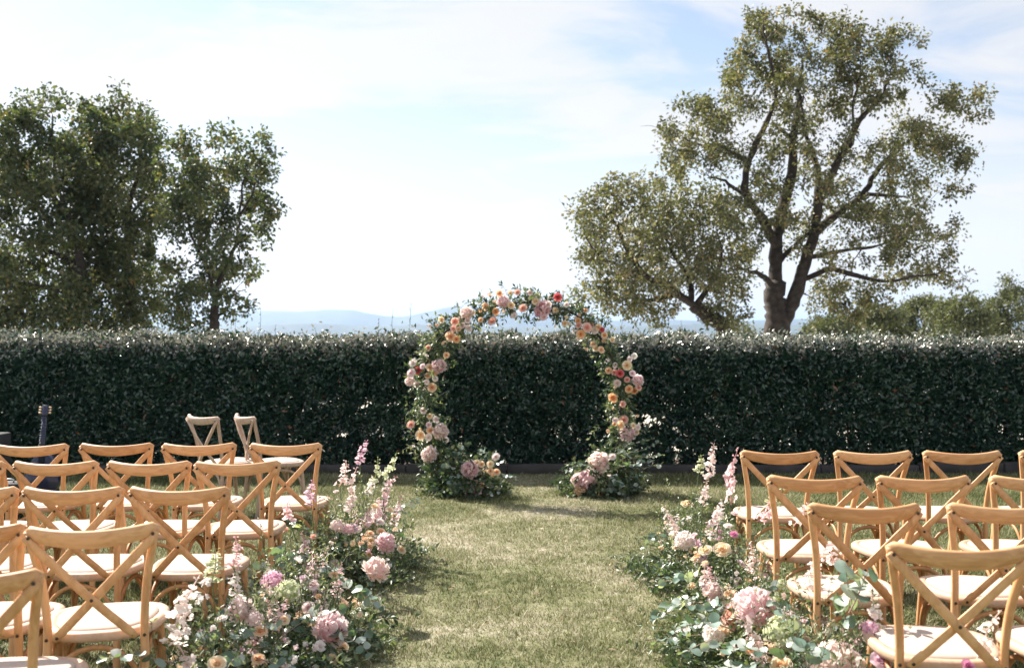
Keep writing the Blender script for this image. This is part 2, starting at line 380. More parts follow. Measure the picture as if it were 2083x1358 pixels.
g = Geo(); g.add([(-14, 11.06, 0.008), (14, 11.06, 0.008), (14, 12.3, 0.008), (-14, 12.3, 0.008)], [(0, 1, 2, 3)])
tag(obj('hedge_bed', g.mesh('hedge_bed', M_soil, False)), kind='structure')

# distant hills: two ranges
def hills(name, D, prof, depth, seed):
    px = np.array([p[0] for p in prof]); py = np.array([p[1] for p in prof])
    x = np.linspace(px[0], px[-1], 260); y = np.interp(x, px, py)
    k = np.array([1, 2, 3, 4, 3, 2, 1.])/16; y = np.convolve(np.pad(y, 3, 'edge'), k, 'valid')
    y = 679-(679-y)*1.25; y += (vnoise(np.stack([x/14, x*0, x*0], 1), seed)-0.5)*2.2
    h = CAMZ-(y-679)/F*D+90
    t = np.linspace(-1, 1, 25); V = []
    for tt in t:
        s = math.cos(tt*math.pi/2)**1.2
        wob = vnoise(np.stack([x/30, x*0+tt*5, x*0], 1), seed+1)
        V.append(np.stack([(x-1041.5)/F*(D+tt*depth*0.6), np.full_like(x, D+tt*depth), -92+h*s*(1-0.28*wob*(1-s))], 1))
    V = np.concatenate(V); nx = len(x)
    i = np.arange(len(t)-1)[:, None]*nx; j = np.arange(nx-1)[None]
    q = np.stack([i+j, i+j+1, i+nx+j+1, i+nx+j], -1).reshape(-1, 4)
    tag(obj(name, make_mesh(name, V, q, M_valley, None, True)), kind='structure')
hills('far_hills', 5200, [(-1500, 655), (-600, 640), (-100, 650), (300, 662), (430, 655), (500, 642), (545, 636), (600, 646), (650, 640), (690, 634), (735, 641), (800, 655), (860, 645), (915, 632), (960, 630), (1040, 642), (1120, 652), (1250, 658), (1400, 655), (1480, 658), (1560, 655), (1650, 653), (1760, 662), (2100, 655), (2700, 640), (3600, 655)], 1100, 5)
hills('near_hills', 3300, [(-1500, 668), (-300, 664), (300, 668), (480, 664), (620, 660), (760, 666), (900, 662), (1060, 667), (1250, 666), (1450, 661), (1620, 664), (1800, 660), (2200, 666), (3600, 664)], 600, 9)

# haze over the valley
g = Geo(); box(g, (-9800, -60, -110), (9800, 9800, 150))
mh = bpy.data.materials.new('haze'); mh.use_nodes = True; nn = mh.node_tree.nodes; nn.clear()
vo = nn.new('ShaderNodeOutputMaterial'); pv = nn.new('ShaderNodeVolumePrincipled'); pv.inputs['Color'].default_value = (0.48, 0.68, 1.0, 1); pv.inputs['Density'].default_value = 0.000145; pv.inputs['Anisotropy'].default_value = 0.3
mh.node_tree.links.new(pv.outputs[0], vo.inputs['Volume'])
tag(obj('haze', g.mesh('haze', mh, False)), kind='stuff')

# ------------------------------------------------------------------ lawn blades
def grass():
    n = 620000
    d = np.sqrt(rng.uniform(2.6**1.2, 11.05**1.2, n*2)**(2/1.2))
    d = d[:n*2]; x = rng.uniform(-1, 1, n*2)*(0.56*d+1.0)
    keep = rng.uniform(size=n*2) < 0.5
    d = d[keep]; x = x[keep]; n = len(d)
    tuft = vnoise(np.stack([x*9, d*9, 0*x], 1), 4)
    long = rng.uniform(size=n) < 0.07
    h = (rng.uniform(0.012, 0.042, n)+long*rng.uniform(0.0, 0.02, n))*(0.35+1.0*tuft)*(0.8+0.5*np.clip((np.abs(x)-0.8)/1.0, 0, 1))
    az = rng.uniform(0, 2*math.pi, n); lean = rng.uniform(0.2, 1.5, n)
    top = np.stack([x+np.cos(az)*lean*h, d+np.sin(az)*lean*h, 0.004+h], 1)
    w = rng.uniform(0.0016, 0.0038, n); sa = az+math.pi/2+rng.normal(0, 0.6, n)
    a = np.stack([x-np.cos(sa)*w, d-np.sin(sa)*w, np.full(n, 0.002)], 1); b = np.stack([x+np.cos(sa)*w, d+np.sin(sa)*w, np.full(n, 0.002)], 1)
    V = np.stack([a, b, top], 1).reshape(-1, 3)
    T = np.arange(3*n).reshape(-1, 3)
    tag(obj('grass', make_mesh('grass', V, [T], M_blade, {'rnd': np.repeat(rng.uniform(size=n), 3)})), 'short dry lawn grass covering the aisle and seating area', 'grass', kind='stuff')
    # dead leaves scattered on the lawn
    L = Leaves(); m = 700
    p = np.stack([rng.uniform(-5, 5, m), rng.uniform(3, 10.8, m), rng.uniform(0.012, 0.03, m)], 1)
    L.add(p, rand_dirs(m)*np.array([1, 1, 0.2]), np.array([0, 0, 1])+0.4*rand_dirs(m), rng.uniform(0.02, 0.04, m), rng.uniform(0.012, 0.025, m), rng.uniform(0, 1, m))
    tag(obj('fallen_leaves', L.mesh('fallen_leaves', foliage_mat('dead_leaf', [(0, (0.16, 0.10, 0.05)), (1, (0.45, 0.36, 0.25))], 0.8, 0.2, 0.1))), 'dry fallen leaves and petals scattered over the lawn', 'leaves', kind='stuff')
grass()

# ------------------------------------------------------------------ kerb stones along the hedge
kerb = tag(empty('garden_edging', (0, 11.06, 0)), 'low dark stone edging along the foot of the hedge', 'edging')
x = -7.4
while x < 7.4:
    w = random.uniform(0.5, 1.25); g = Geo(); dy = random.uniform(-0.03, 0.02); hgt = 0.11+random.uniform(-0.025, 0.02)
    box(g, (x+0.005, -0.06+dy, -0.02), (x+w-0.005, 0.05+dy, hgt), 0.012)
    obj('kerb_stone', g.mesh('kerb_stone', M_kerb, False), kerb); x += w

# ------------------------------------------------------------------ hedge
def hedge():
    root = tag(empty('hedge', (0, 11.4, 0)), 'long clipped dark green hedge across the back of the lawn', 'hedge')
    L = Leaves(); LT = Leaves(); W = 8.2; Y0 = 11.10; Y1 = 11.95
    def top(x): return 1.475+0.05*(vnoise(np.stack([x*0.8, x*0, x*0], 1), 1)-0.5)+0.05*(vnoise(np.stack([x*4, x*0, x*0], 1), 2)-0.5)-0.004*x
    def hole(p): return vnoise(np.stack([p[:, 0]*17, p[:, 2]*17, p[:, 1]*0.25], 1), 5)*0.8+vnoise(np.stack([p[:, 0]*5, p[:, 2]*5, p[:, 1]*0.25], 1), 6)*0.2
    def roll(z, t): return 0.15*np.clip((z-(t-0.30))/0.30, 0, 1)**2           # the clipped shoulder rolls back
    def put(n, x, y, z, nrm, jit, size=1.0):
        p = np.stack([x, y, z], 1)-np.array([0, 11.4, 0])
        lo = np.clip((0.98-z)/0.35, 0, 1)*np.clip(vnoise(np.stack([x*0.9, 0*x, 0*x], 1), 8)*1.6, 0.25, 1)
        keep = (hole(p) < 0.92-0.275*lo) & (z > 0.01+0.09*vnoise(np.stack([x*3, y*3, 0*x], 1), 9))
        p = p[keep]; m = len(p); nr = nrm+rand_dirs(m)*jit
        ax = rand_dirs(m)+np.array([0, -0.3, 0.35])
        s = rng.uniform(0.65, 1.3, m)*size
        tone = 0.25*(vnoise(np.stack([p[:, 0]*3, p[:, 2]*3, p[:, 1]], 1), 14)-0.5)
        s = s*1.06; zz = p[:, 2]; glint = rng.uniform(size=m) < np.clip((zz-(top(p[:, 0])-0.26))/0.20, 0, 1)**1.3*0.85  # leaves near the top picked for the painted sun glints
        c = np.clip(rng.beta(2, 2.6, m)*0.9+tone+(rng.uniform(size=m) > 0.988)*0.6, 0, 1); o_ = ~glint
        L.add(p[o_], ax[o_], nr[o_], 0.057*s[o_], 0.027*s[o_], c[o_])
        LT.add(p[glint], ax[glint], nr[glint]+np.array([-0.25, -0.1, 0.25]), 0.046*s[glint], 0.022*s[glint], rng.beta(2, 1.6, m)[glint])
    n = 215000; x = rng.uniform(-W, W, n); bulge = 0.10*(vnoise(np.stack([x*1.1, x*0, x*0], 1), 11)-0.5)
    z = rng.uniform(0.02, 1, n)*top(x); b2 = 0.12*(vnoise(np.stack([x*2.6, z*2.6, x*0], 1), 12)-0.5)+0.07*(vnoise(np.stack([x*8, z*8, x*0], 1), 13)-0.5)
    put(n, x, Y0+0.03+bulge+b2+roll(z, top(x))+rng.exponential(0.08, n), z, np.array([0, -0.6, 0.6]), 0.85)
    n = 95000; x = rng.uniform(-W, W, n); y = rng.uniform(Y0+0.15, Y1, n); lump = 0.15*(vnoise(np.stack([x*5, y*5, x*0], 1), 15)-0.5)
    put(n, x, y, top(x)+lump-rng.exponential(0.05, n)-0.25*np.clip((Y0+0.40-y)/0.3, 0, 1)**2, np.array([0, -0.1, 1.0]), 0.7)
    n = 9000; x = rng.uniform(-W, W, n); y = rng.uniform(Y0+0.25, Y1, n); put(n, x, y, top(x)+rng.exponential(0.03, n), np.array([0, 0, 0.6]), 1.0)
    n = 60000; x = rng.uniform(-W, W, n); put(n, x, Y1-rng.exponential(0.08, n), rng.uniform(0.02, 1, n)*top(x), np.array([0, 0.8, 0.5]), 0.7)
    n = 60000; x = rng.uniform(-W, W, n); put(n, x, rng.uniform(Y0+0.1, Y1-0.1, n), rng.uniform(0.03, 0.95, n)*top(x), np.array([0, 0, 0.5]), 1.0, 1.1)
    f = obj('glint_foliage', LT.mesh('hedge_glint_foliage', M_htop, 0.18, 0.12), root); f['kind'] = 'stuff'
    f = obj('foliage', L.mesh('hedge_foliage', M_hedge, 0.18, 0.12), root); f['kind'] = 'stuff'
    # stems inside
    g = Geo()
    for i in range(130):
        x = -W+2*W*(i+random.random())/130; y = random.uniform(0.02, 0.35)
        pts = [(x, y, 0), (x+random.uniform(-.05, .05), y+random.uniform(-.05, .05), 0.4), (x+random.uniform(-.15, .15), y+random.uniform(-.12, .12), 0.85), (x+random.uniform(-.25, .25), y+random.uniform(-.2, .2), 1.3)]
        sweep(g, catmull(pts, 3), np.linspace(0.016, 0.004, 10), np.linspace(0.016, 0.004, 10), (0, 1, 0.01), 5, cap=False)
    o = obj('stems', g.mesh('hedge_stems', M_hstem), root); o['kind'] = 'stuff'
    # new shoots above the clipped top
    for (px, py0, lean) in [(8, 655, 4), (95, 640, -3), (165, 652, 3), (168, 634, 1), (240, 640, 4), (262, 636, 6), (400, 655, 2), (482, 636, 0), (530, 628, -6), (560, 662, 4), (640, 665, 6), (720, 668, -3), (770, 650, 1), (800, 628, 1), (836, 618, -7), (1268, 640, 1), (1385, 652, 2), (1700, 655, 2), (1712, 640, 5), (1760, 664, -4), (1930, 668, 3)]:
        d = 11.4+random.uniform(-0.2, 0.3); a = at(px+lean, 690, d); b = at(px, py0, d); m = (a+b)/2+Vector((random.uniform(-.02, .02), 0, 0))
        off = np.array([0, 11.4, 0]); g = Geo()
        pts = catmull([np.array(a)-off, np.array(m)-off, np.array(b)-off], 4)
        sweep(g, pts, np.linspace(0.003, 0.0012, len(pts)), np.linspace(0.003, 0.0012, len(pts)), (0, 1, 0), 4, cap=False)
        nl = max(3, int((b-a).length/0.03)); t = rng.uniform(0.15, 1, nl); pp = np.array(a)-off+(np.array(b-a))*t[:, None]
        V, T = leaf_arrays(pp, rand_dirs(nl)+np.array([0, 0, 0.9]), rand_dirs(nl), rng.uniform(0.018, 0.035, nl), rng.uniform(0.009, 0.015, nl))
        g.add(V, (), T, np.repeat(rng.uniform(0.5, 1, nl), 4))
        obj('shoot', g.mesh('shoot', M_hedge, False, 'rnd'), root)
hedge()

# ------------------------------------------------------------------ trees
def tree(name, label, cat, d, org, sc, limbs, blobs, mat, thick=1.8, per=7, leaves=24, leafL=0.10, group=None, spread=0.17, seed=1, layers=2, bare=0):
    """limbs: list of (points in picture units, r0, r1, depth swing); blobs: (x, y, r) in the same units"""
    rs = np.random.default_rng(seed); pr = random.Random(seed)
    U = d/F/sc                                              # metres per unit
    def W(zx, zy, dd): 
        p = at(org[0]+zx/sc, org[1]+zy/sc, d); return np.array([p.x, d+dd, p.z])
    base = W(*limbs[0][0][0], 0); base[2] = 0
    root = tag(empty(name, base), label, cat, group)
    bx = np.array([b[0] for b in blobs]); by = np.array([b[1] for b in blobs])
    cxm, cym = bx.mean(), by.mean(); sxm = np.abs(bx-cxm).max()+1; sym = np.abs(by-cym).max()+1
    nodes = []
    trunk_o = None
    for k, (pts, r0, r1, sw) in enumerate(limbs):
        P3 = []
        for i, (a, b) in enumerate(pts):
            f = i/max(1, len(pts)-1)
            P3.append(W(a, b, sw*f))
        if k == 0: P3 = [np.array([P3[0][0], d, 0.0])-np.array([0.0, 0, 0.02])]+P3
        P3 = catmull(P3, 5); m = len(P3)
        P3 = P3+0.015*rs.normal(size=P3.shape)*np.linspace(0.3, 1.5, m)[:, None]
        rr = np.linspace(r0, r1, m)*(0.85 if k == 0 else 0.70)
        if k == 0: rr = rr*(1+0.35*np.exp(-np.arange(m)/1.6))
        g = Geo(); sweep(g, P3-base, rr*(1+0.08*rs.normal(size=m)), rr*(1+0.08*rs.normal(size=m)), (0.1, 1, 0.05), 9, a=0)
        o = obj('trunk' if k == 0 else 'limb', g.mesh(name+'_limb', M_bark), root if k == 0 else trunk_o)
        if k == 0: trunk_o = o
        nodes.append(np.concatenate([P3, rr[:, None]], 1)[2 if k == 0 else 1:])
    nodes = np.concatenate(nodes)
    cl = []
    for (zx, zy, r) in blobs:
        e = max(0.15, 1-((zx-cxm)/sxm)**2*0.8-((zy-cym)/sym)**2*0.6)
        T = thick*math.sqrt(e)
        for q in range(layers):
            dd = rs.uniform(-T, T)
            k = max(2, int(per*(r/70.0)**2+0.5))
            v = rs.normal(size=(k, 3)); v = v/np.linalg.norm(v, axis=1)[:, None]*(rs.uniform(size=k)**0.45)[:, None]*r*U*0.86
            c = W(zx, zy, dd); cl.append(c+v)
    cl = np.concatenate(cl)
    # twigs: every cluster joined to the nearest wood
    dist = np.min(np.linalg.norm(cl[:, None, :]-nodes[None, :, :3], axis=2), axis=1)
    order = np.argsort(dist); cap = len(nodes)+4*len(cl)
    NP = np.zeros((cap, 4)); NP[:len(nodes)] = nodes; cnt = len(nodes)
    g = Geo()
    for i in order:
        c = cl[i]; dv = np.linalg.norm(NP[:cnt, :3]-c, axis=1); j = int(np.argmin(dv)); a = NP[j, :3]; r = min(NP[j, 3]*0.75, 0.009+0.028*dv[j])
        mid = (a+c)/2+rs.normal(size=3)*0.08*dv[j]+np.array([0, 0, -0.04*dv[j]])
        pts = catmull([a, mid, c], 2)
        rr = np.linspace(max(r, 0.006), 0.004, len(pts)); sweep(g, pts-base, rr, rr, (0.3, 1, 0.2), 3, cap=False, a=0)
        for s in (0.5, 1.0):
            NP[cnt, :3] = mid if s == 0.5 else c; NP[cnt, 3] = max(0.012, r*0.8) if s == 0.5 else max(0.008, r*0.5); cnt += 1
    for b in range(bare):
        i = pr.randrange(len(cl)); c = cl[i]; o = unit(c-np.array([cl[:, 0].mean(), d, cl[:, 2].mean()])+np.array([0, 0, 0.3])); tip = c+o*pr.uniform(0.25, 0.6)
        pts = catmull([c, (c+tip)/2+rs.normal(size=3)*0.10, tip], 3); rr = np.linspace(0.007, 0.003, len(pts)); sweep(g, pts-base, rr, rr, (0.3, 1, 0.2), 3, cap=False)
    o = obj('twigs', g.mesh(name+'_twigs', M_bark), trunk_o); o['kind'] = 'stuff'
    n = len(cl)*leaves; ci = np.repeat(np.arange(len(cl)), leaves)
    off = rs.normal(size=(n, 3)); off = off/np.linalg.norm(off, axis=1)[:, None]*(rs.uniform(size=n)**0.5)[:, None]*spread*rs.uniform(0.6, 1.5, len(cl))[ci][:, None]
    p = cl[ci]+off-base
    ax = off/spread+0.6*rs.normal(size=(n, 3))+np.array([0, 0, -0.15]); nr = rs.normal(size=(n, 3))*0.7+np.array([0, 0, 0.9])
    s = rs.uniform(0.65, 1.2, n); tone = rs.uniform(-0.3, 0.28, len(cl))[ci]
    V, T = leaf_arrays(p, ax, nr, leafL*s, leafL*0.62*s, 0.2, 0.15)
    c = np.clip(0.45+tone+rs.normal(0, 0.2, n), 0, 1)
    o = obj('crown', make_mesh(name+'_crown', V, [T], mat, {'rnd': np.repeat(c, 4)}), root); o['kind'] = 'stuff'
    return root

ORG_R, SC_R = (1130, 0), 1.886
oak_limbs = [([(850, 1270), (846, 1180), (845, 1090)], 0.36, 0.27, 0),
    ([(870, 1250), (915, 1140), (950, 1010), (985, 900), (1000, 780), (1060, 640), (1140, 480), (1215, 400), (1240, 330)], 0.24, 0.04, -0.5),
    ([(845, 1100), (848, 960), (872, 820), (915, 660), (930, 500), (945, 400), (960, 300), (970, 200)], 0.23, 0.03, 0.5),
    ([(848, 950), (790, 840), (722, 745), (732, 620), (790, 490), (825, 380), (790, 220), (770, 110)], 0.16, 0.025, -0.6),
    ([(985, 900), (1080, 825), (1195, 745), (1275, 630), (1390, 530), (1480, 460)], 0.16, 0.03, 0.9),
    ([(935, 1080), (1050, 1035), (1190, 1080), (1330, 1070), (1430, 1050)], 0.10, 0.02, -1.0),
    ([(955, 990), (1080, 965), (1250, 935), (1440, 895)], 0.09, 0.02, 1.0),
    ([(842, 1110), (790, 1065), (720, 1045), (640, 1035)], 0.11, 0.03, -0.8),
    ([(852, 1010), (900, 960), (950, 915), (990, 880)], 0.09, 0.05, 0.1),
    ([(1000, 790), (1020, 650), (1000, 540), (985, 420), (1000, 330)], 0.12, 0.03, 1.0),
    ([(722, 745), (640, 705), (560, 685)], 0.07, 0.02, -0.5),
    ([(735, 620), (650, 560), (560, 540), (490, 500)], 0.07, 0.015, 0.7),
    ([(930, 560), (870, 500), (820, 470)], 0.08, 0.05, 0), ([(1195, 745), (1300, 745), (1400, 740)], 0.07, 0.02, 0.5),
    ([(1060, 640), (1120, 560), (1110, 430), (1120, 280)], 0.07, 0.02, -0.8)]
oak_blobs = [(770, 70, 55), (790, 120, 60), (850, 110, 60), (900, 70, 40), (950, 140, 75), (1060, 130, 55), (1080, 190, 75), (1150, 150, 50), (1200, 190, 65), (1280, 170, 40), (1300, 230, 45), (720, 200, 55), (700, 260, 55), (820, 250, 85), (950, 260, 85), (1080, 290, 85), (1200, 290, 75), (1300, 300, 45), (1360, 330, 35), (660, 320, 55), (600, 380, 50), (540, 400, 50), (470, 470, 50), (420, 520, 45), (580, 500, 80), (690, 420, 65), (500, 580, 75), (600, 600, 70), (440, 610, 45), (480, 670, 45), (410, 690, 30), (820, 370, 75), (930, 400, 65), (1050, 400, 80), (1160, 390, 70), (1240, 380, 45), (740, 350, 55),
    (1400, 420, 50), (1480, 410, 55), (1555, 395, 40), (1540, 460, 50), (1400, 500, 75), (1310, 540, 60), (1490, 540, 60), (1540, 590, 40), (1400, 610, 75), (1300, 640, 60), (1470, 670, 50), (1250, 580, 35), (1380, 700, 60), (1480, 740, 50), (1260, 710, 40), (1100, 690, 40), (820, 640, 50), (860, 730, 60), (930, 700, 40), (960, 760, 55), (780, 740, 50), (700, 790, 70), (640, 770, 50), (840, 850, 50), (930, 850, 60), (1080, 830, 60), (1160, 830, 60), (1240, 800, 60), (1320, 790, 60), (1400, 800, 50), (1440, 860, 45), (1510, 890, 45), (1150, 910, 60), (1260, 900, 60), (1350, 900, 60), (1280, 970, 50), (1400, 960, 50), (1470, 970, 40), (1200, 990, 40), (1080, 930, 40), (1100, 1100, 55), (1190, 1120, 55), (1300, 1080, 45), (1360, 1060, 50), (1420, 1030, 40), (1500, 1030, 40), (1520, 1080, 28), (1060, 1160, 55), (1150, 1170, 45), (1020, 1120, 40), (1100, 1210, 35), (740, 900, 50), (770, 980, 45), (690, 960, 50), (1000, 500, 40), (700, 560, 45), (690, 650, 40), (1440, 130, 0), (1240, 1150, 40), (780, 560, 50), (850, 570, 48), (905, 610, 42), (1050, 560, 50), (1095, 620, 42), (765, 680, 42), (880, 480, 45), (975, 620, 42), (1150, 560, 38), (1185, 650, 42), (1000, 860, 40), (1055, 760, 42), (660, 850, 45), (1120, 760, 40), (900, 960, 36), (1010, 1010, 36), (1120, 1020, 36), (730, 1080, 40)]
oak_blobs = [b for b in oak_blobs if b[2] > 0]
tree('oak_tree', 'tall spreading oak with thick forked trunk behind the hedge on the right', 'tree', 22, ORG_R, SC_R, oak_limbs, oak_blobs, M_oak, 1.7, 6, 40, 0.088, spread=0.19, seed=3, layers=3, bare=16)
lean_limbs = [([(650, 1275), (590, 1215), (530, 1165)], 0.20, 0.15, 0),
    ([(545, 1180), (470, 1130), (400, 1090), (330, 1050), (260, 950), (215, 850), (180, 770)], 0.13, 0.02, -0.5),
    ([(520, 1160), (520, 1080), (470, 980), (420, 880), (390, 800)], 0.10, 0.02, 0.6),
    ([(540, 1170), (590, 1090), (620, 1000), (600, 900)], 0.09, 0.02, -0.6),
    ([(470, 1130), (380, 1150), (280, 1140), (180, 1110)], 0.07, 0.015, 0.5),
    ([(330, 1050), (240, 1010), (160, 960), (110, 860)], 0.06, 0.015, 0.6)]
lean_blobs = [(190, 720, 40), (240, 700, 35), (310, 710, 45), (150, 770, 55), (80, 830, 45), (220, 800, 65), (300, 790, 60), (380, 790, 70), (460, 780, 70), (550, 780, 70), (620, 780, 45), (130, 880, 60), (200, 900, 75), (300, 890, 85), (400, 890, 90), (500, 880, 85), (590, 880, 75), (660, 890, 50), (120, 980, 45), (190, 990, 70), (290, 1000, 90), (400, 1000, 90), (500, 990, 85), (600, 980, 75), (670, 980, 50), (170, 1080, 65), (110, 1120, 45), (260, 1090, 80), (370, 1090, 85), (480, 1080, 70), (570, 1070, 70), (650, 1070, 60), (710, 1110, 40), (180, 1160, 55), (270, 1170, 60), (350, 1180, 50), (440, 1180, 45), (400, 1230, 35), (620, 1160, 55), (690, 1200, 45), (650, 1240, 40), (600, 1220, 35)]
tree('oak_tree', 'low oak leaning left beside the flower arch, pale dense leaves', 'tree', 20.5, ORG_R, SC_R, lean_limbs, lean_blobs, M_oak, 1.6, 5, 38, 0.088, spread=0.21, seed=5, layers=3, bare=6)

ORG_L, SC_L = (0, 150), 2.383
L1 = [(140, 160, 40), (110, 220, 50), (180, 240, 60), (290, 130, 28), (290, 200, 50), (60, 310, 45), (130, 320, 85), (250, 310, 80), (330, 330, 45), (20, 420, 60), (130, 430, 95), (260, 430, 95), (370, 420, 65), (40, 540, 85), (160, 560, 95), (290, 560, 90), (390, 540, 65), (10, 660, 60), (190, 680, 85), (310, 690, 85), (410, 660, 60), (30, 830, 45), (0, 900, 50), (180, 800, 75), (290, 810, 90), (390, 790, 70), (80, 950, 80), (200, 940, 95), (320, 930, 95), (420, 920, 70), (40, 1060, 85), (160, 1070, 95), (300, 1060, 95), (420, 1040, 75), (60, 1180, 85), (200, 1180, 85), (330, 1180, 85), (450, 1150, 70), (-80, 500, 90), (-100, 700, 100), (-90, 900, 90), (-80, 1080, 90), (-60, 380, 60), (40, 1240, 60), (150, 1245, 60), (260, 1245, 60), (360, 1240, 60), (450, 1230, 50)]
l1_limbs = [([(400, 1240), (398, 1120), (392, 950)], 0.20, 0.15, 0), ([(395, 980), (380, 800), (350, 690), (305, 560), (290, 400), (290, 230)], 0.12, 0.02, -0.4), ([(392, 960), (280, 880), (165, 845), (60, 785), (-20, 765)], 0.10, 0.03, 0.4), ([(360, 720), (250, 600), (170, 450), (140, 300), (140, 190)], 0.08, 0.015, 0.6), ([(398, 1100), (270, 1040), (120, 1000)], 0.07, 0.02, -0.8)]
tree('dense_tree', 'tall dense dark tree at the left edge behind the hedge', 'tree', 21, ORG_L, SC_L, l1_limbs, L1, M_ltree, 1.8, 6, 32, 0.105, 'dense trees behind the hedge on the left', 0.21, 8, 3, 10)
L2 = [(470, 190, 40), (500, 220, 55), (570, 200, 50), (655, 150, 35), (650, 210, 55), (660, 270, 75), (560, 300, 85), (430, 300, 50), (470, 390, 85), (600, 400, 95), (720, 340, 70), (780, 310, 35), (740, 440, 80), (520, 500, 90), (640, 510, 95), (780, 510, 60), (450, 600, 60), (560, 620, 90), (680, 640, 90), (770, 600, 50), (480, 720, 50), (570, 740, 90), (690, 750, 90), (760, 690, 45), (480, 850, 65), (600, 860, 95), (720, 850, 70), (780, 910, 40), (520, 960, 75), (640, 970, 95), (730, 980, 55), (560, 1080, 85), (680, 1080, 75), (520, 1180, 65), (650, 1180, 75), (730, 1170, 45), (770, 1110, 30), (540, 1240, 50), (620, 1240, 50), (700, 1240, 45)]
l2_limbs = [([(640, 1240), (630, 1100), (622, 950)], 0.19, 0.14, 0), ([(622, 960), (612, 760), (620, 620), (660, 440), (655, 250), (655, 160)], 0.12, 0.02, 0.3), ([(626, 1040), (530, 1000), (520, 860), (500, 640), (480, 420), (490, 220)], 0.09, 0.02, -0.5), ([(620, 700), (700, 560), (740, 400)], 0.06, 0.015, 0.6)]
tree('dense_tree', 'tall dense dark tree right of the leftmost tree, pointed top', 'tree', 22.5, ORG_L, SC_L, l2_limbs, L2, M_ltree, 1.7, 6, 32, 0.105, 'dense trees behind the hedge on the left', 0.21, 9, 3, 8)
L3 = [(860, 400, 45), (930, 310, 30), (930, 380, 50), (940, 450, 60), (1000, 470, 50), (1055, 340, 40), (1110, 330, 40), (1165, 325, 30), (1080, 420, 70), (1200, 380, 45), (1270, 310, 32), (1305, 375, 32), (1240, 440, 60), (1150, 490, 80), (1030, 540, 80), (900, 520, 75), (840, 480, 45), (1290, 480, 35), (850, 620, 70), (950, 640, 80), (1070, 630, 85), (1180, 600, 75), (1270, 610, 50), (1320, 650, 35), (1310, 700, 30), (900, 740, 70), (1010, 740, 75), (1110, 720, 65), (1220, 720, 50), (1240, 780, 35), (1190, 810, 45), (1130, 830, 45), (930, 810, 45), (1030, 840, 55), (1000, 940, 75), (920, 970, 55), (880, 940, 30), (1100, 930, 65), (1180, 960, 50), (1235, 945, 32), (890, 1070, 50), (980, 1050, 75), (1090, 1060, 65), (1165, 1120, 32), (870, 1140, 45), (960, 1150, 50), (1120, 1150, 30), (920, 1210, 35), (880, 1240, 35), (970, 1235, 30), (800, 1200, 35)]
l3_limbs = [([(1040, 1240), (1038, 1180), (1042, 1100)], 0.13, 0.10, 0), ([(1042, 1110), (1060, 1000), (1120, 860), (1150, 720), (1160, 560), (1180, 400)], 0.09, 0.015, 0.3), ([(1042, 1110), (1020, 960), (960, 820), (930, 640), (930, 450)], 0.07, 0.015, -0.5), ([(1040, 1190), (1090, 1130), (1110, 1050)], 0.05, 0.02, 0.4), ([(1150, 880), (1185, 950)], 0.03, 0.02, 0), ([(1150, 700), (1230, 600), (1280, 420)], 0.05, 0.012, -0.4)]
tree('slim_tree', 'slim tree with visible trunk, rightmost of the trees on the left', 'tree', 20.5, ORG_L, SC_L, l3_limbs, L3, M_ltree, 1.3, 7, 30, 0.10, 'dense trees behind the hedge on the left', 0.18, 10, 2, 8)
# wood edge far to the right
fr = [(1700, 1.0, 648, 'low rounded far tree nearest the oak trunk on the right'), (1790, 1.0, 622, 'far olive green tree under the right oak branches'), (1880, 1.0, 606, 'far olive green tree right of the oak branches'), (1955, 1.0, 603, 'far tree, second from the right edge of the picture'), (2050, 1.0, 566, 'tallest far tree at the right edge of the picture'), (1500, 1, 655, 'small far bush between the two oak trunks')]
for i, (px, s, ty, lab) in enumerate(fr):
    hgt = 690-ty; wid = 60 if i < 5 else 35; rr_ = random.Random(40+i); bl = []
    for k in range(26 if i < 5 else 9):
        f = rr_.random(); bl.append((px+rr_.uniform(-wid, wid)*(1-0.55*f), 690-hgt*f+6, rr_.uniform(9, 15)))
    tree('far_tree', lab, 'tree', 46+3*(i % 3), (0, 0), 1.0, [([(px, 690), (px, 690-hgt*0.4)], 0.18, 0.1, 0), ([(px, 690-hgt*0.3), (px+5, 690-hgt*0.8)], 0.1, 0.03, 0.3), ([(px, 690-hgt*0.3), (px-20, 690-hgt*0.65)], 0.08, 0.03, -0.3)], bl, M_far, 1.6, 210, 22, 0.16, 'far trees at the right', 0.32, 60+i, 2)

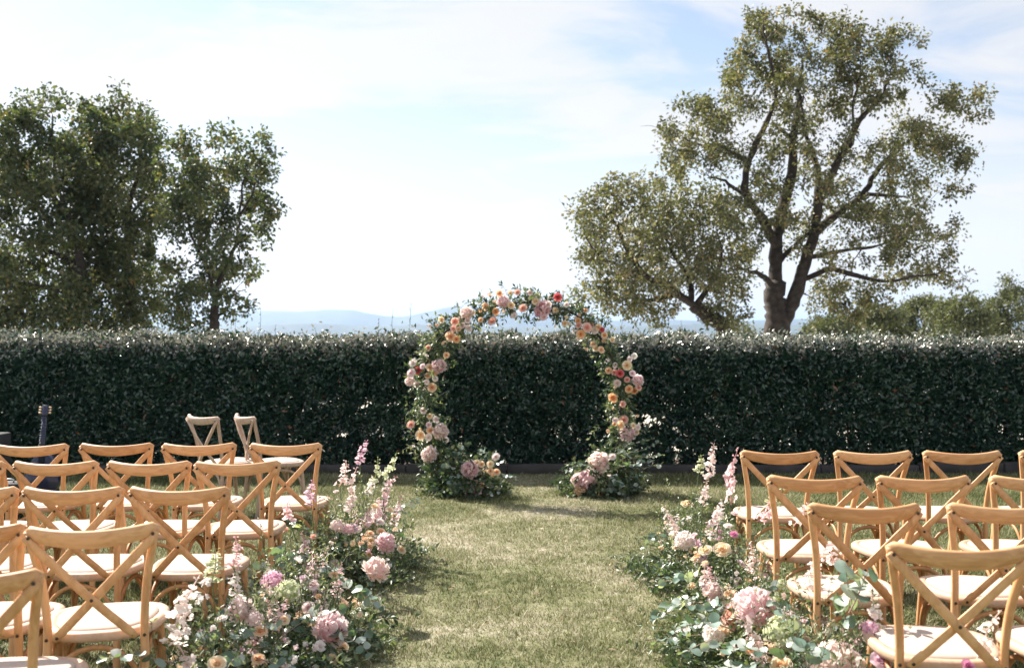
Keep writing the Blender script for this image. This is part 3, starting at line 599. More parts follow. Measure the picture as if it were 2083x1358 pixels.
# ------------------------------------------------------------------ chairs
def chair_meshes():
    m = {}
    # seat: rounded, wider towards the front
    def outline(n, a, b, off=0.0):
        th = np.arange(n)/n*2*math.pi; c, s = np.cos(th), np.sin(th); p = 0.72
        X = np.sign(c)*np.abs(c)**p*a; Y = np.sign(s)*np.abs(s)**p*b
        X = X*(1+0.14*Y/b); return np.stack([X, Y+0.005], 1)
    n = 36
    def slab(name, layers, mat):
        g = Geo(); V = []
        for (a, b, z) in layers: o = outline(n, a, b); V.append(np.concatenate([o, np.full((n, 1), z)], 1))
        V = np.concatenate(V); L = len(layers); i = np.arange(L-1)[:, None]*n; j = np.arange(n)[None]; j2 = (j+1) % n
        q = np.stack([i+j, i+j2, i+n+j2, i+n+j], -1).reshape(-1, 4)
        V = np.concatenate([V, [[0, 0.005, layers[0][2]], [0, 0.005, layers[-1][2]]]])
        t = []
        for k in range(n): t.append((L*n, (k+1) % n, k)); t.append((L*n+1, (L-1)*n+k, (L-1)*n+(k+1) % n))
        g.add(V, q, t); return g.mesh(name, mat)
    m['seat'] = slab('chair_seat', [(0.195, 0.195, 0.432), (0.208, 0.208, 0.435), (0.214, 0.214, 0.447), (0.213, 0.213, 0.462), (0.205, 0.205, 0.470), (0.186, 0.186, 0.471), (0.181, 0.181, 0.465)], M_seat)
    m['cushion'] = slab('chair_cushion', [(0.179, 0.179, 0.463), (0.176, 0.176, 0.471), (0.160, 0.160, 0.477), (0.10, 0.10, 0.479)], M_pad)
    for s in (-1, 1):
        g = Geo(); pts = catmull([(s*0.178, -0.235, 0), (s*0.170, -0.205, 0.22), (s*0.166, -0.190, 0.42), (s*0.166, -0.196, 0.52), (s*0.178, -0.218, 0.66), (s*0.202, -0.252, 0.79), (s*0.214, -0.268, 0.855)], 4)
        k = len(pts); sweep(g, pts, np.linspace(0.0155, 0.0145, k), np.linspace(0.0155, 0.0145, k), (0, 1, 0), 10); m['post%d' % s] = g.mesh('chair_post', M_wood_z)
        g = Geo(); pts = catmull([(s*0.195, 0.205, 0), (s*0.182, 0.18, 0.22), (s*0.172, 0.155, 0.44)], 4)
        k = len(pts); sweep(g, pts, np.linspace(0.013, 0.017, k), np.linspace(0.013, 0.017, k), (0, 1, 0), 10); m['leg%d' % s] = g.mesh('chair_leg', M_wood_z)
        g = Geo(); pts = np.array([(s*(0.222-0.362*t), -0.282-0.016*math.sin(math.pi*t)+0.066*t+(0.006*s if 0.2 < t < 0.8 else 0.002*s), 0.838-0.386*t) for t in np.linspace(0, 1, 14)])
        w = np.full(14, 0.0165); w[0] = 0.012; w[-1] = 0.012
        sweep(g, pts, w, 0.0058, (0, 1, 0.15), 8, 0.6); m['slat%d' % s] = g.mesh('chair_slat', M_wood_d)
    # top rail: bowed back in the middle
    g = Geo(); t = np.linspace(-1, 1, 25)
    pts = np.stack([0.226*t, -0.318+0.066*t**2, 0.828+0.026*t**2], 1)
    hh = np.clip(0.0335*(1-0.28*t**2), 0, 1); e = np.clip((1-np.abs(t))/0.05, 0.0, 1); e = np.sqrt(1-(1-e)**2)*0.85+0.15
    sweep(g, pts, 0.0158*e, hh*e, (0, -0.25, 1), 12, 0.75); m['rail'] = g.mesh('chair_rail', M_wood_x)
    # bentwood arches under the seat
    def arch(a, b, lo, hi, name):
        a, b = np.array(a, float), np.array(b, float); g = Geo(); P_ = []
        for k in range(17):
            t = k/16; e = math.sin(math.pi*t); P_.append(a*(1-(1-math.cos(math.pi*t))/2)+b*(1-math.cos(math.pi*t))/2+np.array([0, 0, lo+(hi-lo)*(e**0.75)]))
        n_ = np.cross(b-a, (0, 0, 1)); sweep(g, P_, 0.0105, 0.009, unit(n_), 8); m[name] = g.mesh('chair_brace', M_brace)
    arch((-0.158, -0.200, 0), (0.158, -0.200, 0), 0.20, 0.415, 'brace_r'); arch((-0.172, 0.165, 0), (0.172, 0.165, 0), 0.20, 0.415, 'brace_f')
    arch((-0.166, -0.185, 0), (-0.178, 0.165, 0), 0.20, 0.410, 'brace_a'); arch((0.166, -0.185, 0), (0.178, 0.165, 0), 0.20, 0.410, 'brace_b')
    g = Geo(); th = np.arange(8)/8*2*math.pi
    V = np.concatenate([np.stack([np.cos(th)*0.0065, th*0, np.sin(th)*0.0065], 1), np.stack([np.cos(th)*0.005, th*0-0.0025, np.sin(th)*0.005], 1), [[0, -0.003, 0]]])
    g.add(V, [(k, (k+1) % 8, 8+(k+1) % 8, 8+k) for k in range(8)], [(16, 8+k, 8+(k+1) % 8) for k in range(8)]); m['screw'] = g.mesh('screw', M_screw)
    return m
CM = chair_meshes()
CG = 'wooden cross back chairs'
def chair(x, d, deg, label):
    """d: distance of the top rail"""
    r = math.radians(deg)
    root = empty('cross_back_chair', (x-math.sin(r)*0.26, d+0.26*math.cos(r), 0.0), r)
    tag(root, label, 'chair', CG)
    s = obj('seat', CM['seat'], root); obj('cushion', CM['cushion'], s)
    for k in (-1, 1):
        obj('back_post', CM['post%d' % k], root); obj('leg', CM['leg%d' % k], root); obj('cross_slat', CM['slat%d' % k], root)
    obj('top_rail', CM['rail'], root)
    for k in ('brace_r', 'brace_f', 'brace_a', 'brace_b'): obj('arched_brace', CM[k], root)
    for p in ((-0.207, -0.2895, 0.836), (0.207, -0.2895, 0.836), (0, -0.284, 0.606), (-0.128, -0.2235, 0.462), (0.128, -0.2235, 0.462), (-0.167, -0.2055, 0.452), (0.167, -0.2055, 0.452)):
        obj('screw', CM['screw'], root, p)
    return root
chairs = [
    (-1.58, 2.87, 3, 'wooden chair in the bottom left corner, only rail end, post and seat corner in view'),
    (-1.495, 3.55, 12, 'nearest wooden chair seen whole left of the aisle, turned slightly left'),
    (-1.965, 3.56, 3, 'wooden chair cut by the left edge, left of the nearest whole chair'),
    (-1.479, 4.43, 0, 'wooden chair next to the aisle, third row back from the front on the left'),
    (-1.95, 4.43, 1, 'second wooden chair from the aisle, third row back on the left'),
    (-2.42, 4.43, 1, 'wooden chair cut by the left edge, third row back on the left'),
    (-1.469, 5.33, 7, 'wooden chair next to the aisle, second row from the front on the left'),
    (-1.94, 5.33, 0, 'second wooden chair from the aisle, second row on the left'),
    (-2.44, 5.33, 2, 'third wooden chair from the aisle, second row on the left'),
    (-2.92, 5.30, 2, 'wooden chair cut by the left edge, second row on the left'),
    (-1.408, 6.2, 0, 'wooden chair at the aisle end of the front row on the left'),
    (-1.947, 6.2, 7, 'second wooden chair from the aisle in the front left row'),
    (-2.46, 6.2, 3, 'third wooden chair from the aisle in the front left row'),
    (-2.97, 6.15, 5, 'leftmost wooden chair of the front left row'),
    (-2.57, 8.3, -40, 'left one of two weathered chairs standing apart near the hedge'),
    (-2.23, 8.35, -56, 'right one of two weathered chairs standing apart near the hedge, turned sideways'),
    (1.447, 3.23, -7, 'nearest wooden chair right of the aisle, behind the pale peony'),
    (1.95, 3.23, -3, 'wooden chair in the bottom right corner, only seat edge in view'),
    (1.412, 4.0, -2, 'wooden chair next to the aisle, third row back on the right'),
    (1.975, 4.0, -3, 'wooden chair cut by the right edge, third row back on the right'),
    (1.452, 4.78, -5, 'wooden chair next to the aisle, second row from the front on the right'),
    (1.971, 4.78, 0, 'second wooden chair from the aisle, second row on the right'),
    (2.52, 4.78, -2, 'wooden chair cut by the right edge, second row on the right'),
    (1.558, 5.8, -5, 'wooden chair at the aisle end of the front row on the right'),
    (2.10, 5.8, -1, 'second wooden chair from the aisle in the front right row'),
    (2.62, 5.8, -2, 'third wooden chair from the aisle in the front right row'),
    (3.18, 5.8, -2, 'wooden chair cut by the right edge in the front right row')]
for c in chairs:
    r_ = chair(*c)
    if 'weathered' in c[3]:
        for o in r_.children_recursive:
            if o.type == 'MESH' and not o.name.startswith(('screw', 'cushion')): o.material_slots[0].link = 'OBJECT'; o.material_slots[0].material = M_weather

# ------------------------------------------------------------------ flowers
def petal_patch(g, centre_fn, nu, nv, a):
    """grid patch from fn(u,v), u -1..1, v 0..1"""
    V = []; A = []
    for j in range(nv+1):
        for i in range(nu+1):
            u = -1+2*i/nu; v = j/nv; V.append(centre_fn(u, v)); A.append(a(u, v))
    q = [(j*(nu+1)+i, j*(nu+1)+i+1, (j+1)*(nu+1)+i+1, (j+1)*(nu+1)+i) for j in range(nv) for i in range(nu)]
    g.add(V, q, (), A)
def rose_mesh(seed):                 # radius about 1, axis +Z, open cup of spiralled petals
    r_ = random.Random(seed); g = Geo()
    for k, (R, H, n, flare, sp) in enumerate([(0.16, 0.62, 3, 0.02, 1.3), (0.30, 0.66, 4, 0.05, 1.0), (0.46, 0.64, 5, 0.12, 0.85), (0.62, 0.56, 5, 0.25, 0.8), (0.76, 0.42, 6, 0.42, 0.72)]):
        for i in range(n):
            th = 2*math.pi*(i+0.5*k)/n+r_.uniform(-.15, .15); dr = r_.uniform(-.03, .03); dh = r_.uniform(-.05, .05); w1 = r_.uniform(0, 6)
            def f(u, v, th=th, R=R, H=H, fl=flare, sp=sp, dr=dr, dh=dh, w1=w1):
                w = sp*(0.45+0.55*math.sin(min(1, v*1.15)*math.pi*0.62)); a_ = th+u*w
                rr = (R+dr)*(0.25+0.75*math.sin(v*math.pi/2)**0.7)+fl*v**3+0.03*u
                return (rr*math.cos(a_), rr*math.sin(a_), -0.25+(H+dh)*v-(0.16+fl*0.25)*v**2*u*u-fl*0.35*v**4+0.025*math.sin(w1+4*u))
            petal_patch(g, f, 4, 3, lambda u, v, k=k: 0.10+0.12*k+0.25*v)
    return g.mesh('rose', None, True, 'rnd')
def peony_mesh(seed, ruffle=1.0):    # full globe of overlapping ruffled petals
    r_ = random.Random(seed); rn = np.random.default_rng(seed); g = Geo(); N = 120
    for k in range(N):
        zc = 1-1.62*(k+0.5)/N; ph = k*2.39996+r_.uniform(-.25, .25); rad = math.sqrt(max(0, 1-zc*zc))
        nrm = np.array([rad*math.cos(ph), rad*math.sin(ph), zc])
        up = unit(np.array([0, 0, 1.0])-nrm*nrm[2]+rn.normal(size=3)*0.6); up = unit(up-nrm*np.dot(up, nrm)); sd = np.cross(up, nrm)
        R = r_.uniform(0.78, 1.0); wd = r_.uniform(0.13, 0.25); ln = r_.uniform(0.16, 0.32); lift = r_.uniform(0.08, 0.32)*ruffle; w1 = r_.uniform(0, 6); w2 = r_.uniform(5, 9)
        def f(u, v, nrm=nrm, up=up, sd=sd, R=R, wd=wd, ln=ln, lift=lift, w1=w1, w2=w2):
            ww = wd*(0.5+0.5*math.sin(min(v*1.25, 1)*math.pi/2)); p = nrm+sd*u*ww+up*(v-0.5)*2*ln*(1-0.18*u*u); p = p/np.linalg.norm(p)
            return p*(R*(0.86+0.14*v)+lift*(v**2)-0.10*(1-v)+0.07*ruffle*math.sin(w1+w2*u)*v)*np.array([1, 1, 0.9])
        tone = r_.uniform(-.12, .12); petal_patch(g, f, 3, 2, lambda u, v, t=tone, zc=zc: 0.30+0.42*v+t-0.18*max(0, zc))
    th = np.arange(10)/10*2*math.pi      # receptacle
    rings = [(0.70, 0.5), (0.78, 0.1), (0.70, -0.35), (0.3, -0.62)]
    V = np.concatenate([np.stack([np.cos(th)*r, np.sin(th)*r, th*0+z], 1) for r, z in rings]); 
    g.add(V, [(j*10+i, j*10+(i+1) % 10, (j+1)*10+(i+1) % 10, (j+1)*10+i) for j in range(3) for i in range(10)], (), np.full(40, 0.1))
    return g.mesh('peony', None, True, 'rnd')
def hydrangea_mesh(seed, N=110):     # dome of small four petalled florets
    r_ = random.Random(seed); rn = np.random.default_rng(seed); g = Geo()
    for k in range(N):
        zc = 1-1.45*(k+0.5)/N; ph = k*2.39996; rad = math.sqrt(max(0, 1-zc*zc)); n_ = unit(np.array([rad*math.cos(ph), rad*math.sin(ph), zc])+rn.normal(size=3)*0.16)
        c = n_*r_.uniform(0.82, 1.04)*np.array([1, 1, 0.85]); a = unit(np.cross(n_, rn.normal(size=3))); b = np.cross(n_, a); s = r_.uniform(0.12, 0.17); tn = r_.uniform(-.2, .2)
        for q in range(4):
            an = q*math.pi/2; e = a*math.cos(an)+b*math.sin(an); f = -a*math.sin(an)+b*math.cos(an)
            V = [c, c+e*s*0.55+f*s*0.5+n_*s*0.2, c+e*s*1.15+n_*s*r_.uniform(0, .35), c+e*s*0.55-f*s*0.5+n_*s*0.2]
            g.add(V, [(0, 1, 2, 3)], (), [0.2, 0.6+tn, 0.75+tn, 0.6+tn])
    th = np.arange(10)/10*2*math.pi; rings = [(0.05, 0.68), (0.55, 0.5), (0.78, 0.1), (0.6, -0.35), (0.15, -0.55)]
    V = np.concatenate([np.stack([np.cos(th)*r, np.sin(th)*r, th*0+z], 1) for r, z in rings])
    g.add(V, [(j*10+i, j*10+(i+1) % 10, (j+1)*10+(i+1) % 10, (j+1)*10+i) for j in range(4) for i in range(10)], (), np.full(50, 0.0))
    return g.mesh('hydrangea', None, False, 'rnd')
def spike_mesh(seed, N=17, R=0.080):  # larkspur spike, unit length along +Z
    r_ = random.Random(seed); rn = np.random.default_rng(seed); g = Geo(); bd = r_.uniform(-0.35, 0.35); b2 = r_.uniform(-0.35, 0.35)
    def axp(t): return np.array([bd*t*(t-1), b2*t*(t-1), t])
    sweep(g, [axp(t) for t in (-0.05, 0.25, 0.5, 0.75, 1.0)], [0.013, 0.012, 0.011, 0.009, 0.005], [0.013, 0.012, 0.011, 0.009, 0.005], (0, 1, 0), 4, cap=False, a=-0.6)
    for k in range(N):
        t = ((k+r_.random()*0.7)/N)**0.9; ph = k*2.39996+r_.uniform(-.7, .7); s = R*(1.2-0.75*t**1.5)*r_.uniform(0.75, 1.25)
        out = unit(np.array([math.cos(ph), math.sin(ph), r_.uniform(-.3, .4)])); c = axp(t)+out*s*r_.uniform(0.5, 0.9)*np.array([1, 1, 0.4]); a = unit(np.cross(out, rn.normal(size=3))); b = np.cross(out, a); tn = r_.uniform(-.25, .3)
        sweep(g, [axp(t), c], 0.006, 0.006, (0.1, 0.2, 1), 3, cap=False, a=-0.6)
        zs = np.array([1, 1, 0.8])
        if t > 0.80:
            V, T = leaf_arrays(np.array([c, c]), np.array([out, out])+np.array([0, 0, .5]), np.array([a, b]), s*1.1, s*0.8); g.add(V, (), T, np.full(8, 0.3)); continue
        for q in range(5):
            an = q*2*math.pi/5; e = a*math.cos(an)+b*math.sin(an); f = -a*math.sin(an)+b*math.cos(an); e = e*zs; f = f*zs; cu = r_.uniform(0.0, .5)
            V = [c, c+e*s*0.45+f*s*0.5+out*s*0.25, c+e*s*0.95+f*s*0.35+out*s*cu, c+e*s*1.05+out*s*(cu+0.1), c+e*s*0.95-f*s*0.35+out*s*cu, c+e*s*0.45-f*s*0.5+out*s*0.25]
            g.add(V, [(0, 1, 2, 3), (0, 3, 4, 5)], (), [0.0+tn*0.3, 0.5+tn, 0.75+tn, 0.8+tn, 0.75+tn, 0.5+tn])
    return g.mesh('larkspur', None, False, 'rnd')
def blossom_mesh(seed):              # small cluster of five-petalled florets
    r_ = random.Random(seed); rn = np.random.default_rng(seed); g = Geo()
    for k in range(9):
        c = rn.normal(size=3)*np.array([0.29, 0.29, 0.25]); n_ = unit(c+np.array([0, 0, 0.7])+rn.normal(size=3)*0.2); a = unit(np.cross(n_, rn.normal(size=3))); b = np.cross(n_, a); s = r_.uniform(0.28, 0.42); tn = r_.uniform(-.15, .2)
        for q in range(5):
            an = q*2*math.pi/5; e = a*math.cos(an)+b*math.sin(an); f = -a*math.sin(an)+b*math.cos(an)
            g.add([c, c+e*s*0.6+f*s*0.4+n_*s*0.25, c+e*s*1.05+n_*s*r_.uniform(0.1, .45), c+e*s*0.6-f*s*0.4+n_*s*0.25], [(0, 1, 2, 3)], (), [0.0, 0.5+tn, 0.8+tn, 0.5+tn])
    return g.mesh('blossom', None, False, 'rnd')
def round_leaf_mesh(seed, oval=0.95, cup=0.16):   # eucalyptus leaf, unit length along +X from its stalk, face +Z
    r_ = random.Random(seed); n = 12; th = np.arange(n)/n*2*math.pi
    rr = 0.5*(1+0.05*np.cos(th*2+r_.uniform(0, 6))+0.03*np.cos(th*3+r_.uniform(0, 6)))
    X = 0.5-np.cos(th)*rr; Y = np.sin(th)*rr*oval; Z = cup*(np.abs(Y)/0.5)**1.6*0.7-0.10*(X**2)+0.02*np.sin(th*3+seed)
    X2 = 0.5-np.cos(th)*rr*0.5; Y2 = np.sin(th)*rr*0.5*oval; Z2 = cup*(np.abs(Y2)/0.5)**1.6*0.7-0.10*X2**2
    V = np.concatenate([np.stack([X, Y, Z], 1), np.stack([X2, Y2, Z2], 1), [[0.5, 0, -0.03]]])
    g = Geo(); g.add(V, [(k, n+k, n+(k+1) % n, (k+1) % n) for k in range(n)], [(n+k, 2*n, n+(k+1) % n) for k in range(n)])
    return g.mesh('round_leaf', M_euc, True)
ROSE = [rose_mesh(s) for s in range(4)]; PEONY = [peony_mesh(s) for s in range(4)]; HYD = [hydrangea_mesh(s) for s in range(2)]
SPIKE = [spike_mesh(s) for s in range(4)]; BLOS = [blossom_mesh(s) for s in range(4)]; RLEAF = [round_leaf_mesh(s, 0.78+0.08*s, 0.10+0.05*s) for s in range(5)]
for me in ROSE+PEONY+HYD+SPIKE+BLOS: me.materials.append(P['pink'])
KIND = {'rose': ROSE, 'peony': PEONY, 'hydrangea': HYD, 'blossom_cluster': BLOS}
def bloom(kind, root, pos, size, col, face):
    o = obj(kind, random.choice(KIND[kind]), root)
    o.location = Vector(pos)-root.location
    q = Vector(face).to_track_quat('Z', 'Y') @ Quaternion((0, 0, 1), random.uniform(0, 6.28))
    o.rotation_mode = 'QUATERNION'; o.rotation_quaternion = q; s = size*0.5; o.scale = (s, s, s*random.uniform(0.9, 1.05))
    o.material_slots[0].link = 'OBJECT'; o.material_slots[0].material = P[col]
    return o
def larkspur(root, tip, base, ground, col, rad=0.030):
    tip, base, ground = Vector(tip), Vector(base), Vector(ground); L = (tip-base).length
    o = obj('larkspur', random.choice(SPIKE), root); o.location = base-root.location
    o.rotation_mode = 'QUATERNION'; o.rotation_quaternion = (tip-base).to_track_quat('Z', 'Y') @ Quaternion((0, 0, 1), random.uniform(0, 6.28))
    s = rad/0.11; o.scale = (s, s, L)
    o.material_slots[0].link = 'OBJECT'; o.material_slots[0].material = P[col]
    g = Geo(); a = np.array(ground-root.location); b = np.array(base-root.location); m = (a+b)/2+np.array([random.uniform(-.03, .03), random.uniform(-.03, .03), 0.02])
    pts = catmull([a, m, b], 4); sweep(g, pts, np.linspace(0.0035, 0.0025, len(pts)), np.linspace(0.0035, 0.0025, len(pts)), (0, 1, 0), 4, cap=False)
    obj('stem', g.mesh('stem', M_stem), root)
def eucalyptus(root, base, direction, length, size, droop=0.5, nmax=13):
    base = np.array(base, float); d0 = unit(np.array(direction, float)); pts = [base]; d = d0.copy(); n = 8
    for k in range(n):
        d = unit(d+np.array([0, 0, -droop/n])+rng.normal(size=3)*0.06); nxt = pts[-1]+d*length/n
        if nxt[2] < 0.02: nxt[2] = 0.02
        pts.append(nxt)
    pts = np.array(pts); rl = np.array(root.location)
    g = Geo(); sweep(g, pts-base, np.linspace(0.0032, 0.0012, n+1), np.linspace(0.0032, 0.0012, n+1), (0.2, 0.1, 1), 4, cap=False)
    br = obj('eucalyptus_branch', g.mesh('eucalyptus_branch', M_estem), root, base-rl)
    m = min(nmax, int(length/0.028)); 
    for k in range(m):
        t = 0.22+0.78*(k+0.5)/m; f = t*n; i = min(int(f), n-1); p = pts[i]+(pts[i+1]-pts[i])*(f-i); tan = unit(pts[i+1]-pts[i])
        sd = unit(np.cross(tan, (0, 0, 1))+rng.normal(size=3)*0.25)*(1 if k % 2 else -1); ax = unit(sd+tan*0.35+rng.normal(size=3)*0.25)
        nr = np.array([0, -0.35, 0.8])+rng.normal(size=3)*0.45; nr = unit(nr-ax*np.dot(nr, ax)); yy = np.cross(nr, ax)
        s = size*random.uniform(0.7, 1.15)*(1.08-0.4*t)
        o = obj('leaf', random.choice(RLEAF), br); o.rotation_mode = 'QUATERNION'
        o.rotation_quaternion = Matrix(((ax[0], yy[0], nr[0]), (ax[1], yy[1], nr[1]), (ax[2], yy[2], nr[2]))).to_quaternion()
        o.location = p-base; o.scale = (s, s, s)
    return br
class Sprigs:                        # fine greenery: stems with small leaves, one mesh
    def __init__(s, origin): s.o = np.array(origin, float); s.L = Leaves(); s.g = Geo()
    def add(s, base, direction, length, n, L, W, tone, droop=0.4):
        base = np.array(base, float)-s.o; d = unit(np.array(direction, float)); k = 5; pts = [base]
        for i in range(k):
            d = unit(d+np.array([0, 0, -droop/k])+rng.normal(size=3)*0.08); nx = pts[-1]+d*length/k
            if nx[2]+s.o[2] < 0.01: nx[2] = 0.01-s.o[2]
            pts.append(nx)
        pts = np.array(pts); rr = np.linspace(0.0022, 0.0008, k+1); sweep(s.g, pts, rr, rr, (0.3, 0.2, 1), 3, cap=False, a=0.5)
        t = rng.uniform(0.12, 1, n)*k; i = np.minimum(t.astype(int), k-1); p = pts[i]+(pts[i+1]-pts[i])*(t-i)[:, None]; tan = unit(pts[i+1]-pts[i])
        sd = unit(np.cross(tan, rng.normal(size=(n, 3)))); ax = sd+tan*0.7; sc_ = rng.uniform(0.7, 1.2, n)
        s.L.add(p, ax, rng.normal(size=(n, 3))*0.6+np.array([0, -0.2, 0.8]), L*sc_, W*sc_, np.clip(tone+rng.normal(0, 0.14, n), 0, 1))
    def build(s, root, name='greenery'):
        v = np.concatenate(s.g.v); f = [np.concatenate(s.g.q)]
        o = obj(name, s.L.mesh(name, M_sprig, 0.18, 0.1, (v, f, np.concatenate(s.g.a))), root); o['kind'] = 'stuff'
        return o
def mound(root, pts, n, rx, hgt, tone=0.45, L=0.045, W=0.02, length=(0.12, 0.30), tall=0):
    """greenery growing from points of a line on the ground"""
    S = Sprigs(root.location)
    for k in range(n):
        t = random.random()*(len(pts)-1); i = min(int(t), len(pts)-2); c = np.array(pts[i])*(1-(t-i))+np.array(pts[i+1])*(t-i)
        a = random.uniform(0, 2*math.pi); r = rx*random.random()**0.6; e = r/rx
        b = c+np.array([math.cos(a)*r, math.sin(a)*r, random.uniform(0.01, hgt)*(1-0.75*e)])
        d = np.array([math.cos(a)*(0.35+e), math.sin(a)*(0.35+e), random.uniform(0.2, 1.3)*(1.15-e)])
        tn = tone+random.uniform(-.3, .3); st = random.random()
        S.add(b, d, random.uniform(*length), random.randint(9, 16), L*(0.6 if st < 0.4 else 1), W*(0.55 if st < 0.4 else 1), tn, random.uniform(0.2, 1.0))
    for k in range(tall):                # upright sprays
        t = random.random()*(len(pts)-1); i = min(int(t), len(pts)-2); c = np.array(pts[i])*(1-(t-i))+np.array(pts[i+1])*(t-i); a = random.uniform(0, 6.28); r = rx*0.7*random.random()
        S.add(c+np.array([math.cos(a)*r, math.sin(a)*r, random.uniform(0.05, hgt)]), (random.uniform(-.35, .35), random.uniform(-.35, .35), 1), random.uniform(0.2, 0.42), random.randint(12, 22), L*0.62, W*0.5, random.uniform(0.5, 1.0), 0.15)
    return S.build(root)

# ------------------------------------------------------------------ flower arch
AD = 9.80
def zp(x, y): return 760+x/2.716, 560+y/2.716     # units measured on the enlarged arch
ring = np.array([at(*p, AD) for p in [(922, 992), (893, 945), (872, 885), (862, 815), (868, 745), (893, 692), (938, 652), (998, 625), (1064, 615), (1130, 623), (1183, 648), (1224, 692), (1250, 750), (1261, 812), (1258, 880), (1246, 940), (1228, 992)]])
arch = tag(empty('flower_arch', (0.1, AD, 0)), 'round wedding arch wound with greenery, roses and peonies before the hedge', 'arch')
AO = np.array(arch.location)
g = Geo(); rp = catmull(ring, 6); rp[0][2] = 0.0; rp[-1][2] = 0.0
for off in (-0.07, 0.07): sweep(g, rp-AO+np.array([0, off, 0]), 0.008, 0.008, (0, 1, 0), 8)
for k in range(4, len(rp)-3, 9): sweep(g, [rp[k]-AO+np.array([0, -0.07, 0]), rp[k]-AO+np.array([0, 0.07, 0])], 0.006, 0.006, (1, 0, 0.3), 6)
obj('frame', g.mesh('arch_frame', plain_mat('arch_metal', (0.05, 0.045, 0.04), 0.5, 0.6)), arch)
S = Sprigs(AO)
for k in range(960):
    t = random.random(); f = t*(len(rp)-1); i = min(int(f), len(rp)-2); c = rp[i]+(rp[i+1]-rp[i])*(f-i)
    thin = 0.9 if 0.68 < t < 0.80 else 1.0
    leg = 1.35 if t < 0.22 or t > 0.86 else (1.15 if t < 0.36 else 1.0)
    if random.random() > thin: continue
    dr = rng.normal(size=3)*np.array([1, 0.8, 0.9]); dr[2] -= 0.25*(1 if t < 0.3 or t > 0.7 else -0.5)
    S.add(c+rng.normal(size=3)*np.array([0.035, 0.05, 0.035])*leg, dr, random.uniform(0.08, 0.24)*leg, random.randint(7, 13), 0.050, 0.021, random.choice((0.2, 0.35, 0.5, 0.7, 0.9)), random.uniform(0.2, 0.9))
S.build(arch)
peon = [(715, 145, 64, 'pink'), (935, 185, 80, 'pink'), (515, 208, 62, 'blush'), (362, 500, 70, 'pink'), (200, 585, 45, 'blush'), (370, 860, 76, 'blush'), (308, 988, 76, 'blush'), (1460, 580, 56, 'pink'), (1405, 875, 78, 'pink')]
ros = [(618, 172, 35, 'peach'), (675, 200, 32, 'orange'), (695, 100, 30, 'peach'), (794, 92, 28, 'coral'), (760, 165, 33, 'cream'), (655, 250, 42, 'coral'), (825, 180, 36, 'coral'), (895, 142, 34, 'cream'), (1018, 120, 38, 'red'), (1005, 193, 28, 'cream'), (1065, 160, 26, 'blush'), (1055, 264, 28, 'cream'), (865, 95, 26, 'blush'), (775, 220, 30, 'blush'), (590, 245, 26, 'peach'), (755, 95, 24, 'cream'), (908, 212, 28, 'magenta'), (940, 230, 34, 'pink'), (965, 160, 30, 'blush'),
    (375, 245, 30, 'cream'), (450, 255, 36, 'coral'), (545, 205, 26, 'cream'), (425, 337, 46, 'peach'), (458, 352, 32, 'orange'), (490, 275, 28, 'pink'), (525, 292, 35, 'blush'), (440, 292, 32, 'coral'), (520, 250, 28, 'blush'), (470, 295, 26, 'cream'), (402, 440, 28, 'peach'), (390, 375, 26, 'cream'), (300, 400, 26, 'coral'), (245, 523, 42, 'red'), (207, 538, 40, 'pink'), (312, 508, 38, 'cream'), (240, 600, 32, 'blush'), (292, 588, 25, 'blush'), (322, 618, 42, 'peach'), (337, 532, 35, 'orange'), (300, 553, 30, 'peach'), (215, 482, 40, 'blush'), (270, 500, 26, 'pink'), (340, 570, 26, 'blush'),
    (275, 745, 30, 'blush'), (205, 822, 38, 'coral'), (258, 882, 45, 'cream'), (313, 855, 36, 'peach'), (352, 882, 34, 'peach'), (303, 893, 32, 'blush'), (305, 825, 26, 'pink'), (345, 795, 32, 'blush'), (310, 778, 25, 'cream'), (398, 907, 28, 'blush'),
    (1170, 192, 24, 'peach'), (1130, 250, 28, 'peach'), (1132, 275, 30, 'coral'), (1180, 287, 44, 'coral'), (1146, 325, 40, 'orange'), (1222, 302, 36, 'blush'), (1242, 285, 30, 'cream'), (1275, 330, 30, 'peach'), (1200, 270, 28, 'coral'), (1215, 380, 30, 'peach'), (1227, 402, 28, 'cream'), (1258, 410, 32, 'peach'), (1170, 255, 26, 'blush'), (1320, 355, 26, 'cream'), (1262, 300, 24, 'red'),
    (1400, 497, 42, 'cream'), (1335, 497, 26, 'blush'), (1297, 525, 30, 'peach'), (1362, 540, 36, 'red'), (1345, 595, 34, 'blush'), (1400, 575, 28, 'coral'), (1410, 627, 36, 'orange'), (1440, 637, 32, 'orange'), (1322, 675, 44, 'orange'), (1377, 710, 30, 'coral'), (1440, 445, 28, 'white'), (1415, 462, 26, 'blush'), (1430, 540, 28, 'pink'), (1330, 535, 28, 'coral'), (1465, 620, 26, 'coral'),
    (1380, 797, 42, 'coral'), (1365, 826, 42, 'cream'), (1335, 797, 26, 'blush'), (1435, 828, 26, 'cream'), (1460, 838, 26, 'blush'), (1452, 866, 26, 'cream'), (1330, 820, 22, 'peach')]
for (x, y, s, c) in peon:
    p = at(*zp(x, y), AD-0.14); bloom('peony', arch, p, s/2.716/F*AD*1.05, c, (random.uniform(-.5, .5), -1, random.uniform(0.1, .7)))
for (x, y, s, c) in ros:
    p = at(*zp(x, y), AD-random.uniform(0.09, 0.2)); bloom('rose', arch, p, s/2.716/F*AD*1.12, c, (random.uniform(-.7, .7), -1, random.uniform(-0.1, .7)))
